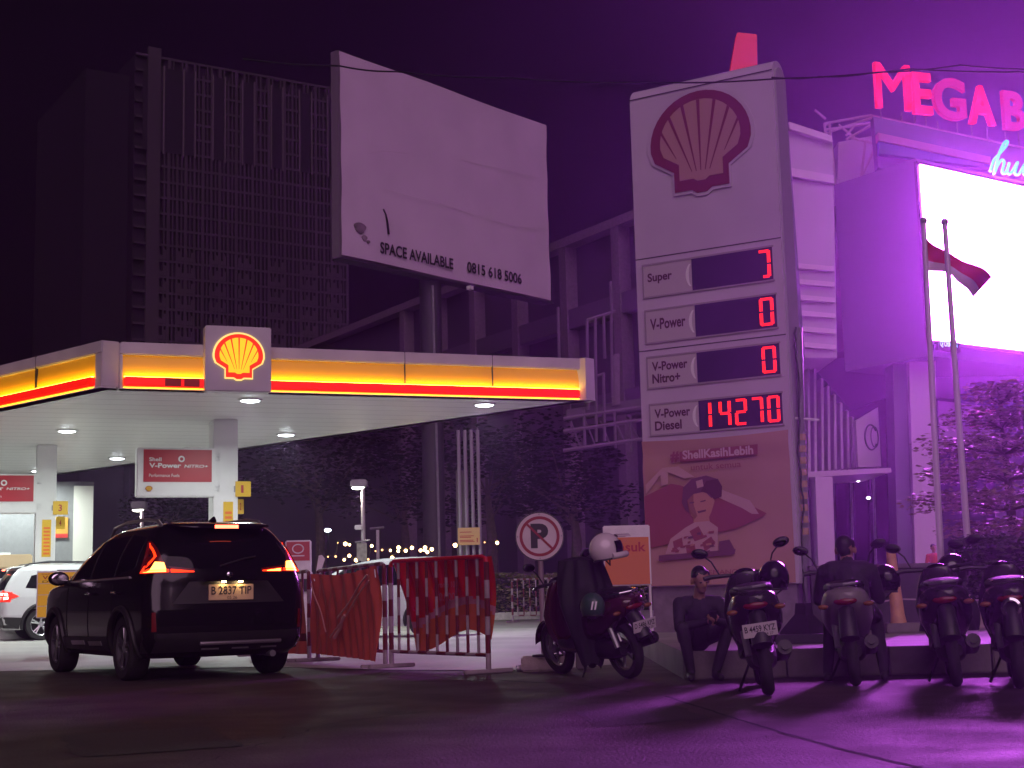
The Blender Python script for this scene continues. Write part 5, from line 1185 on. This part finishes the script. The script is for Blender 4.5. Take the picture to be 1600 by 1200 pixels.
# red topped air cabinet
fr = Fr((P(446, 905, 27).x, 27, 0), (1, .1, 0)); w_ = 39 * 27 / 2250; hT = P(465, 844, 27).z
t = thing('air_cabinet', 'white air and water cabinet with red sign face right of the black car', 'cabinet', fr.o)
cbn = MB().fbox(fr, 0, 0, -.35, w_, hT, 0).build('cabinet', M_whitep, t, smooth=False, bevel=.02)
MB().fbox(fr, .02, hT - .38, .0, w_ - .02, hT - .03, .008).build('sign_face', mat('air_red', (.45, .06, .07), .45), t, cbn, smooth=False)
m = MB(); m.tube([fr.at(w_ / 2 + .1 * math.cos(a), hT - .16 + .08 * math.sin(a), .012) for a in [6.2832 * i / 24 for i in range(25)]], .012, 5); m.fbox(fr, w_ * .25, hT - .30, .008, w_ * .75, hT - .28, .012); m.build('ring_mark', M_wl, t, cbn)
MB().fbox(fr, .03, hT - .95, .0, w_ - .03, hT - .72, .06).build('hose_tray', M_dark, t, smooth=False)

# bollard, rope, tapered base near the kerb
bp = P(1405, 988, 18.0); bp.z = .266
t = thing('bollard', 'tapered pale orange bollard on a low block behind the motorcycles', 'bollard', bp)
MB().lathe([(.10, .0), (.085, .1), (.06, .84), (.05, .90), (.0, .92)], bp + V((0, 0, .12)), (-.05, 0, 1), 18).build('post', mat('bollard_orange', (.55, .30, .16), .5, noise=.2), t)
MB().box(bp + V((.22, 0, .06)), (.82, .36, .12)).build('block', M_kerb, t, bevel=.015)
o = MB().tube([P(1300, 936, 18.2), P(1380, 940, 18.0), P(1400, 936, 18.0), P(1500, 938, 18.2), P(1610, 936, 18.4)], .010, 5).build('rope', mat('rope_pale', (.4, .3, .34), .8), loc=P(1300, 936, 18.2)); tag(o, 'thin pale rope strung between bollard and hedge', 'rope')
pb_ = P(1258, 1000, 15.7); pb_.z = .266
t = thing('post_base', 'dark pyramid shaped rubber post base on the kerb right of a motorcycle', 'post base', pb_)
MB().lathe([(.34, 0), (.34, .04), (.12, .28), (.10, .30), (.085, .42), (.0, .42)], pb_, (0, 0, 1), 4).build('foot', M_clad, t, ang=20)
MB().box(pb_ + V((.0, -.30, .05)), (.9, .12, .10)).build('weight_bar', M_dark, t, bevel=.01)
a = P(1225, 975, 20.8); o = MB().box((a.x + .45, 20.9, .19), (1.3, .12, .09)).build('painted_sleeper', mat('pale_green_paint', (.55, .62, .52), .5, noise=.1), loc=(a.x + .45, 20.9, .266), bevel=.01); tag(o, 'long pale green painted sleeper on the pavement behind the post base', 'sleeper')

# ================================================================== MOTORCYCLES
M_plw = mat('plate_white', (.55, .50, .52), .5); M_seat = mat('seat_vinyl', (.010, .009, .010), .5, noise=.2, nscale=20)
def scooter(label, u, v, rot, lean, paint, plate=None, box=False, tailred=False, dull=None, groups='parked motorcycles along the kerb', dz=0, mirrors=True):
    g = G(u, v); t = thing('motorcycle', label, 'motorcycle', g, R(rot), groups, R(lean))
    B = lambda nm, mb, m, par=None, **k: mb.build(nm, m, t, par, local=True, **k)
    for y in (0, 1.27):
        w = MB().lathe([(.20, -.045), (.255, -.05), (.285, -.025), (.29, 0), (.285, .025), (.255, .05), (.20, .045), (.19, 0), (.20, -.045)], (0, y, .29), (1, 0, 0), 32, cap=False); w = B('wheel', w, M_rubber)
        m = MB().lathe([(.205, -.03), (.205, .03), (.18, .02), (.18, -.02), (.205, -.03)], (0, y, .29), (1, 0, 0), 28, cap=False); m.lathe([(.0, -.06), (.05, -.06), (.05, .06), (.0, .06)], (0, y, .29), (1, 0, 0), 12)
        for k in range(5): a = 6.2832 * k / 5; m.tube([(0, y + .04 * math.cos(a), .29 + .04 * math.sin(a)), (0, y + .19 * math.cos(a), .29 + .19 * math.sin(a))], .014, 6)
        B('rim', m, M_alloy, w)
    B('tail_cowl', MB().loft([(-.36, .775, .06, .035), (-.30, .762, .15, .085), (-.14, .72, .20, .145), (.12, .64, .225, .19), (.36, .575, .20, .20), (.55, .50, .15, .16), (.64, .42, .10, .08)], 20, 2.6), paint)
    B('seat', MB().loft([(-.20, .850, .12, .03), (-.08, .862, .175, .055), (.14, .850, .18, .06), (.30, .81, .155, .055), (.50, .775, .115, .055), (.62, .74, .07, .04)], 18, 2.6), M_seat)
    B('floorboard', MB().loft([(.52, .33, .15, .05), (.75, .30, .17, .035), (.95, .33, .17, .05), (1.03, .42, .16, .06)], 14, 3), M_dark)
    sd = MB()
    prof = [(1.02, .34, .15, .05), (1.04, .5, .21, .07), (1.03, .68, .235, .075), (.985, .84, .20, .07), (.95, .95, .16, .07), (.93, 1.01, .12, .045)]
    rings = []
    for y, z, hw, hd in prof: rings.append([sd.b.verts.new((hw * math.copysign(abs(math.cos(a)) ** .7, math.cos(a)), y + hd * math.sin(a), z)) for a in [6.2832 * k / 16 for k in range(16)]])
    for i in range(len(rings) - 1):
        for k in range(16): sd._f([rings[i][k], rings[i][(k + 1) % 16], rings[i + 1][(k + 1) % 16], rings[i + 1][k]])
    sd._f(rings[0][::-1]); sd._f(rings[-1]); B('leg_shield', sd, paint)
    B('fork', MB().tube([(-.09, 1.06, .72), (-.085, 1.27, .29)], .024, 8).tube([(.09, 1.06, .72), (.085, 1.27, .29)], .024, 8).tube([(-.09, 1.06, .70), (.09, 1.06, .70)], .03, 8), M_grey)
    B('front_mudguard', MB().grid(14, 6, lambda u_, v_: V(((v_ - .5) * .15, 1.27 + .33 * math.cos(R(10 + 150 * u_)), .29 + .33 * math.sin(R(10 + 150 * u_)) - .10 * (v_ - .5) ** 2 * 4 * .2))), paint)
    hb = MB(); hb.tube([(-.36, .86, 1.00), (-.30, .88, 1.01), (-.12, .94, 1.00), (0, .95, .99), (.12, .94, 1.00), (.30, .88, 1.01), (.36, .86, 1.00)], [.02, .02, .016, .016, .016, .02, .02], 8); hb = B('handlebar', hb, M_dark)
    B('brake_lever', MB().tube([(-.14, .98, 1.005), (-.25, .97, 1.0), (-.36, .94, .99)], .008, 6), M_chrome, hb); B('brake_lever', MB().tube([(.14, .98, 1.005), (.25, .97, 1.0), (.36, .94, .99)], .008, 6), M_chrome, hb)
    B('headlamp', MB().ell((0, 1.01, .98), (.11, .05, .07)), M_glass)
    if mirrors:
        for sg in (-1, 1):
            m = MB().tube([(sg * .22, .92, 1.02), (sg * .27, .93, 1.14), (sg * .33, .91, 1.20)], .008, 6); m = B('mirror_stem', m, M_dark)
            B('mirror', MB().ell((sg * .36, .905, 1.225), (.075, .02, .045), Matrix.Rotation(sg * -.2, 3, 'Y')), M_dark, m); B('mirror_glass', MB().ell((sg * .36, .888, 1.225), (.062, .006, .036), Matrix.Rotation(sg * -.2, 3, 'Y')), M_glass, m)
    B('grab_rail', MB().tube([(-.13, .06, .86), (-.135, -.12, .885), (-.10, -.28, .88), (0, -.33, .88), (.10, -.28, .88), (.135, -.12, .885), (.13, .06, .86)], .013, 8), M_chrome if tailred else M_grey)
    tl = B('tail_light', MB().ell((0, -.335, .735), (.10, .035, .035)), M_tailoff)
    for sg in (-1, 1): B('turn_signal', MB().ell((sg * .19, -.29, .70), (.045, .025, .022)), mat('amber_lens', (.20, .07, .015), .2))
    B('rear_mudguard', MB().tube([(0, -.22, .70), (0, -.34, .58), (0, -.40, .42)], [.07, .075, .085], 10), M_dark)
    B('exhaust', MB().tube([(.13, .35, .26), (.16, .12, .28), (.17, .02, .31), (.175, -.30, .38)], [.02, .025, .055, .06], 12).tube([(.175, -.30, .38), (.176, -.33, .387)], [.03, .03], 10), M_clad)
    B('engine', MB().loft([(-.05, .30, .09, .06), (.1, .30, .12, .10), (.35, .32, .13, .12), (.5, .34, .10, .08)], 12, 3), M_clad)
    B('shock_absorber', MB().tube([(-.11, -.06, .34), (-.12, .02, .62)], .028, 8), M_grey)
    B('side_stand', MB().tube([(-.1, .5, .25), (-.22, .55, .03)], .012, 6), M_dark)
    if plate:
        fp = Fr((0, -.43, .49), (1, 0, 0), (0, -.22, 1)); p = B('number_plate', MB().fbox(fp, -.135, 0, -.004, .135, .11, .002), M_plw, smooth=False)
        m = MB(); A_, B_ = plate; text_in(m, fp, A_, -.12, .042, .12, .092, .004, .012); text_in(m, fp, B_, .03, .010, .10, .030, .004); B('plate_lettering', m, M_blk, p, smooth=False)
    return t
def helmet(label, c, r, rot, shell, peak=False, glassy=True, tilt=0):
    t = thing('helmet', label, 'helmet', V(c) - V((0, 0, r)), R(rot)); M = Matrix.Rotation(tilt, 3, 'X')
    B = lambda nm, mb, m, par=None, **k: mb.build(nm, m, t, par, local=True, **k)
    o = V((0, 0, r))
    s = B('shell', MB().ell(o, (r * .86, r * 1.02, r), M, 24, 16, z0=-.62, z1=1), shell)
    B('rim_band', MB().tube([o + M @ V((r * .68 * math.cos(a), r * .81 * math.sin(a), -r * .62)) for a in [6.2832 * i / 24 for i in range(25)]], r * .07, 6), M_dark, s)
    def vf(u_, v_):
        a = R(20 + 140 * u_); z = -.35 + .75 * v_; q = math.sqrt(max(0, 1 - z * z)); return o + M @ V((r * .90 * q * math.cos(a), r * 1.08 * q * math.sin(a) + .004, r * 1.03 * z))
    B('visor', MB().grid(16, 8, vf), M_glass)
    if peak:
        B('peak', MB().grid(10, 6, lambda u_, v_: o + M @ V((r * (.62 - .12 * v_) * (2 * u_ - 1), r * (.75 + .85 * v_), r * (.62 + .18 * (1 - (2 * u_ - 1) ** 2) - .10 * v_)))), shell)
        B('chin_bar', MB().tube([o + M @ V((r * .80 * math.cos(a), r * 1.22 * math.sin(a), -r * .48)) for a in [R(5 + 170 * i / 16) for i in range(17)]], [r * .2] * 17, 10), shell)
    B('strap', MB().tube([o + M @ V((-r * .5, .0, -r * .6)), o + M @ V((0, .02, -r * 1.0)), o + M @ V((r * .5, 0, -r * .6))], .008, 5), M_dark)
    return t
M_mb = mat('moto_black', (.022, .017, .024), .25, coat=.5); M_mr = mat('moto_maroon', (.05, .008, .014), .2, coat=.7); M_mg = mat('moto_grey', (.22, .20, .22), .3, coat=.4); M_mw = mat('moto_pale', (.20, .18, .18), .35, coat=.3)
b1_ = scooter('dark maroon motorcycle leaning with tilted white plate beside the no parking sign', 985, 1060, 30, -12, M_mr, ('D 5486 KPZ', '08 25'), tailred=True)
b3_ = scooter('black motorcycle with white plate and a round helmet on its mirror, nearest the camera', 1202, 1087, -7, -7, M_mb, ('B 4459 KYZ', '04 27'))
b4_ = scooter('motorcycle with pale side panel under the rider in dark jacket', 1338, 1072, -13, -4, M_mw, None)
b5_ = scooter('black motorcycle with jacket and helmet draped over its bars', 1496, 1073, -15, -5, M_mb, None)
b6_ = scooter('motorcycle with chrome grab rail cut off by the right edge', 1594, 1076, -17, -3, M_mb, None, tailred=True)
m = MB(); m.lathe([(.055, 0), (.075, .0), (.08, .02), (.06, .03), (.05, .015), (.055, 0)], (0, -.36, .66), (0, -1, 0), 24, cap=False); m.build('round_tail_lamp', M_chrome, b6_, local=True)
def loc_of(b, x, y, z): return ROOTM[b.name] @ V((x, y, z))
helmet('white off-road helmet with peak resting on the maroon motorcycle bars', P(946, 858, 14.6), .165, -75, mat('helmet_white', (.62, .55, .56), .25, coat=.6), True, tilt=.15)
hg = helmet('dark green open helmet hung on the maroon motorcycle seat', P(926, 948, 14.4), .14, 20, mat('helmet_green', (.03, .075, .055), .4, coat=.3))
m = MB(); fq = Fr(P(926, 948, 14.22), (1, 0, 0)); text_in(m, fq, 'II', -.02, -.03, .03, .05, 0, .01, slant=.2); m.build('lettering', M_wl, hg, smooth=False)
helmet('black round helmet with shiny crown on the plate-bearing motorcycle mirror', P(1209, 903, 12.7), .155, 160, mat('helmet_black', (.012, .010, .014), .18, coat=.8))
hh_ = helmet('black helmet on the bar right of the rider in dark jacket', P(1381, 908, 13.4), .155, 200, mat('helmet_black2', (.014, .012, .016), .2, coat=.8))
helmet('black helmet with long visor on the rightmost draped jacket', P(1488, 892, 13.9), .165, -60, mat('helmet_black3', (.012, .011, .014), .18, coat=.9), tilt=.1)
# rain cover draped over the maroon motorcycle front
t = thing('rain_cover', 'dark rain cover draped over the front of the maroon motorcycle', 'cover', G(905, 1050))
base = G(905, 1050); base.y = 14.9
def rc_(u_, v_):
    a = 6.2832 * u_; c = P(926, 1040, 14.9).lerp(P(906, 870, 14.9), v_)
    w = (.10 + .17 * min(1, v_ / .55) - .07 * max(0, v_ - .7) / .3) * (1 + .10 * math.sin(5 * a + 3 * v_) + .05 * math.sin(11 * a - 5 * v_))
    if v_ > .985: w *= .3
    return c + V((w * math.cos(a), w * .6 * math.sin(a), .03 * math.sin(3 * a) * (1 - v_)))
MB().grid(72, 30, rc_).build('cloth', mat('cover_cloth', (.006, .006, .007), .7, noise=.2), t)
# jacket over bike 5
t = thing('draped_jacket', 'dark jacket with pale print draped over handlebars under the long visor helmet', 'jacket', P(1487, 965, 13.8))
def jk(u_, v_):
    a = 6.2832 * u_; top = P(1486, 908, 13.9); bot = P(1482, 985, 13.75); c = bot.lerp(top, v_); w = .27 - .19 * v_ ** 2.5 + .02 * math.sin(5 * a + 6 * v_)
    return c + V((w * math.cos(a), w * .6 * math.sin(a) - .05 * (1 - v_), 0))
jo = MB().grid(40, 18, jk).build('cloth', mat('jacket_dark', (.016, .013, .018), .7, noise=.2), t)
m = MB(); fq = Fr(P(1470, 935, 13.55), (1, .1, 0)); rnd.seed(11)
for i in range(13): m.tube([fq.at(.022 * i, rnd.uniform(0, .03), .0), fq.at(.022 * i + .02, rnd.uniform(.02, .06), .0)], .008, 5)
m.build('pale_print', mat('print_pale', (.5, .4, .36), .6), t, jo)

# ================================================================== PEOPLE
def person(label, J, mats, pr, voxel=.011):
    """prims: (p0, p1, r0, r1, material index); one voxel skin round them all"""
    m = MB()
    for p0, p1, r0, r1, mi in pr:
        p0 = V(p0); p1 = V(p1)
        if (p1 - p0).length > .004: m.tube([p0, p0.lerp(p1, .5), p1], [r0, (r0 + r1) / 2 * 1.04, r1], 12)
        m.ell(p0, r0 * 1.0, nu=12, nv=8); m.ell(p1, r1 * 1.0, nu=12, nv=8)
    bmesh.ops.recalc_face_normals(m.b, faces=m.b.faces)
    me = bpy.data.meshes.new('body'); m.b.to_mesh(me); m.b.free(); o = bpy.data.objects.new('body', me); COL.objects.link(o)
    md = o.modifiers.new('r', 'REMESH'); md.mode = 'VOXEL'; md.voxel_size = voxel
    ms = o.modifiers.new('s', 'SMOOTH'); ms.iterations = 3; ms.factor = .5
    dg = bpy.context.evaluated_depsgraph_get(); me2 = bpy.data.meshes.new_from_object(o.evaluated_get(dg)); bpy.data.objects.remove(o)
    t = thing('person', label, 'person', J); inv = Matrix.Translation(-V(J))
    for q in mats: me2.materials.append(q)
    segs = [(V(a), V(b) - V(a), max(1e-6, (V(b) - V(a)).length_squared), r0, r1, mi) for a, b, r0, r1, mi in pr]
    for p in me2.polygons:
        c = p.center; best = 9; bi = 0
        for a, d, l2, r0, r1, mi in segs:
            k = min(1, max(0, (c - a).dot(d) / l2)); q = (c - a - d * k).length - (r0 + (r1 - r0) * k)
            if q < best: best = q; bi = mi
        p.material_index = bi; p.use_smooth = True
    me2.transform(inv); b = bpy.data.objects.new('body', me2); COL.objects.link(b); b.parent = t
    return t
M_sk = mat('skin', (.30, .16, .11), .55); M_jk = mat('jacket_black', (.018, .015, .022), .8, noise=.3, nscale=9, bump=1.0, bscale=9); M_tr = mat('trousers_dark', (.026, .022, .03), .8, noise=.3, bump=.8, bscale=10); M_hair = mat('hair_black', (.006, .005, .006), .55); M_shoe = mat('shoe_dark', (.02, .018, .02), .6)
PM = [M_jk, M_sk, M_hair, M_tr, M_shoe]
def hand(pr, wr, d, side, curl):
    """palm, four unequal bent fingers, thumb from the side of the palm"""
    d = V(d).normalized(); s = V(side).normalized(); n = d.cross(s).normalized()
    for k in (-.024, -.008, .008, .024): pr.append((wr + s * k * .7, wr + d * .085 + s * k, .013, .012, 1))
    for k, L in ((-.027, .062), (-.009, .074), (.009, .070), (.027, .054)):
        a = wr + d * .088 + s * k; b = a + (d * math.cos(curl) + n * math.sin(curl)) * L * .5; c = b + (d * math.cos(curl * 2.1) + n * math.sin(curl * 2.1)) * L * .5
        pr.append((a, b, .0095, .0088, 1)); pr.append((b, c, .0088, .0072, 1))
    a = wr + d * .03 + s * -.034; b = a + (d * .7 - s * .7) * .036; c = b + (d * .95 + n * .3) * .03
    pr.append((a, b, .012, .0105, 1)); pr.append((b, c, .0105, .0085, 1))
def head(pr, c, f, up, r=.098):
    f = V(f).normalized(); up = V(up).normalized(); s = f.cross(up).normalized()
    pr.append((c + up * .02 - f * .015, c + up * .025 + f * .01, r * .86, r * .84, 1)); pr.append((c - up * .03 + f * .03, c - up * .075 + f * .045, .062, .046, 1))
    pr.append((c - up * .075 + f * .05, c - up * .09 + f * .062, .034, .026, 1))
    pr.append((c + up * .005 + f * .088, c - up * .028 + f * .104, .011, .017, 1))            # nose
    for k in (-1, 1):
        pr.append((c + s * k * .03 + up * .022 + f * .078, c + s * k * .045 + up * .022 + f * .07, .008, .007, 2))   # brows
        pr.append((c + s * k * .086 - up * .0, c + s * k * .09 - up * .035, .02, .014, 1))  # ears
        pr.append((c + s * k * .032 + up * .0 + f * .085, c + s * k * .036 + f * .084, .007, .007, 2))
    pr.append((c - s * .018 - up * .052 + f * .085, c + s * .018 - up * .052 + f * .085, .010, .010, 1))
    pr.append((c + up * .05 - f * .03, c + up * .055 + f * .02, r * .82, r * .62, 2)); pr.append((c - up * .01 - f * .045, c + up * .04 - f * .03, r * .66, r * .84, 2))
    for k in (-1, 1): pr.append((c + s * k * .05 + up * .03 - f * .02, c + s * k * .05 + up * .06 + f * .02, r * .42, r * .4, 2))
# man squatting on the kerb side, forearms on knees, looking down at his hands
Yp = 14.1; o = V((P(1090, 950, Yp).x, Yp, 0))
pr = []; pel = o + V((.0, .24, .40)); ch = o + V((.02, .05, .66)); nk = o + V((.02, .0, .80)); hd = o + V((.03, -.06, .955))
for k, kn, an in ((-1, o + V((-.17, -.18, .50)), o + V((-.10, -.08, .09))), (1, o + V((.26, -.16, .48)), o + V((.14, -.10, .09)))):
    pr.append((pel + V((.09 * k, 0, 0)), kn, .095, .064, 3)); pr.append((kn, an, .062, .045, 3)); pr.append((an + V((0, .05, -.04)), an + V((.02 * k, -.17, -.055)), .042, .034, 4))
pr.append((pel, o + V((.01, .16, .46)), .155, .15, 0)); pr.append((o + V((.01, .16, .46)), ch, .15, .145, 0)); pr.append((ch + V((-.12, 0, .05)), ch + V((.12, 0, .05)), .095, .095, 0)); pr.append((nk, hd + V((0, .02, -.06)), .055, .05, 1))
for k, el, wr in ((-1, o + V((-.20, -.13, .50)), o + V((.05, -.30, .56))), (1, o + V((.28, -.12, .52)), o + V((.13, -.32, .56)))):
    shd = ch + V((.19 * k, 0, .07)); pr.append((shd, el, .066, .050, 0)); pr.append((el, wr, .048, .036, 0))
    hand(pr, wr, V((-.25 * k, -.6, .25)), V((.25, 0, 1)) * k, .7)
head(pr, hd, V((.35, -1, -.38)), V((.05, -.3, 1)))
t = person('man squatting by the kerb in dark jacket with hands together', o, PM, pr)
MB().box(o + V((.09, -.40, .60)), (.075, .02, .15), Matrix.Rotation(.5, 3, 'X')).build('phone', M_dark, loc=o + V((.09, -.40, .60)), bevel=.008)
tag(bpy.data.objects[[q.name for q in bpy.data.objects if q.name.startswith('phone')][0]], 'dark phone held by the squatting man', 'phone')
# man seen from behind on the pale motorcycle
o = loc_of(b4_, 0, .22, 0); o.z = 0; o = V((P(1333, 950, o.y).x, o.y, 0)); pr = []
pel = o + V((0, 0, .64)); ch = o + V((.0, .14, .92)); nk = o + V((.02, .20, 1.07)); hd = o + V((.02, .26, 1.19))
fw = V((math.sin(R(12)), math.cos(R(12)), 0)); sd = V((fw.y, -fw.x, 0))
for k in (-1, 1):
    kn = pel + sd * .20 * k + fw * .38 + V((0, 0, -.05)); an = kn + fw * -.02 + sd * .05 * k + V((0, 0, -.44)); an.z = .09
    pr.append((pel + sd * .10 * k, kn, .10, .068, 3)); pr.append((kn, an, .064, .046, 3)); pr.append((an + fw * -.04 + V((0, 0, -.04)), an + fw * .17 + V((0, 0, -.055)), .042, .034, 4))
pr.append((pel, o + fw * .04 + V((0, 0, .76)), .165, .16, 0)); pr.append((o + fw * .04 + V((0, 0, .76)), ch, .16, .165, 0)); pr.append((ch - sd * .13 + V((0, 0, .06)), ch + sd * .13 + V((0, 0, .06)), .11, .11, 0)); pr.append((ch + V((0, .02, .08)), nk, .10, .06, 0)); pr.append((nk, hd + V((0, 0, -.05)), .056, .052, 1))
for k in (-1, 1):
    shd = ch + sd * .20 * k + V((0, 0, .07)); el = shd + sd * .07 * k + fw * .14 + V((0, 0, -.25)); wr = el + fw * .24 - sd * .06 * k + V((0, 0, .06))
    pr.append((shd, el, .072, .054, 0)); pr.append((el, wr, .052, .038, 0)); hand(pr, wr, fw - sd * .2 * k, sd * k, .8)
head(pr, hd, fw + V((.35, 0, -.15)), V((0, .05, 1)))
person('man in dark jacket seated on the pale motorcycle, seen from behind', o, PM, pr)
MB().ell(P(1354, 896, 14.0), (.045, .012, .055)).build('glowing_sticker', mat('badge_amber', (.6, .26, .1), .5, emit=(1, .42, .18), es=.25), hh_)  # reflective helmet sticker; its shine is put in as a weak glow
# small pedestrian far back by the flagpole
o = P(1463, 925, 43); o.z = .266; pr = []
for k in (-1, 1):
    pr.append((o + V((.09 * k, 0, .86)), o + V((.10 * k, -.02, .48)), .085, .06, 3)); pr.append((o + V((.10 * k, -.02, .48)), o + V((.10 * k, .03, .08)), .058, .042, 3)); pr.append((o + V((.10 * k, .03, .04)), o + V((.11 * k, -.16, .035)), .04, .035, 4))
    shd = o + V((.18 * k, 0, 1.38)); el = shd + V((.06 * k, .02, -.28)); wr = el + V((-.02 * k, -.1, -.24)); pr.append((shd, el, .055, .045, 0)); pr.append((el, wr, .042, .032, 1)); hand(pr, wr, V((0, -.2, -1)), V((0, 1, 0)) * k, .5)
pr.append((o + V((0, 0, .90)), o + V((0, 0, 1.15)), .14, .14, 0)); pr.append((o + V((0, 0, 1.15)), o + V((0, 0, 1.33)), .14, .13, 0)); pr.append((o + V((-.10, 0, 1.37)), o + V((.10, 0, 1.37)), .075, .075, 0)); pr.append((o + V((0, 0, 1.4)), o + V((0, 0, 1.52)), .052, .05, 1))
head(pr, o + V((0, 0, 1.60)), V((.2, -1, 0)), V((0, 0, 1)))
person('distant pedestrian in red shirt behind the left flagpole', o, [mat('shirt_red', (.5, .08, .08), .7), M_sk, M_hair, M_tr, M_shoe], pr, .016)

# ================================================================== HAZE, added to stand in for the purple lens flare veil
hz = MB().box((-20, 160, 60), (420, 350, 122)); M_hz = bpy.data.materials.new('flare_haze'); M_hz.use_nodes = True; hn = M_hz.node_tree
for n_ in list(hn.nodes):
    if n_.type != 'OUTPUT_MATERIAL': hn.nodes.remove(n_)
pv = hn.nodes.new('ShaderNodeVolumePrincipled'); pv.inputs['Color'].default_value = (.80, .55, 1.0, 1); pv.inputs['Density'].default_value = FLARE_HAZE; pv.inputs['Anisotropy'].default_value = .74
hn.links.new(pv.outputs[0], [n_ for n_ in hn.nodes if n_.type == 'OUTPUT_MATERIAL'][0].inputs['Volume'])
tag(hz.build('flare_haze', M_hz, smooth=False), kind='stuff')
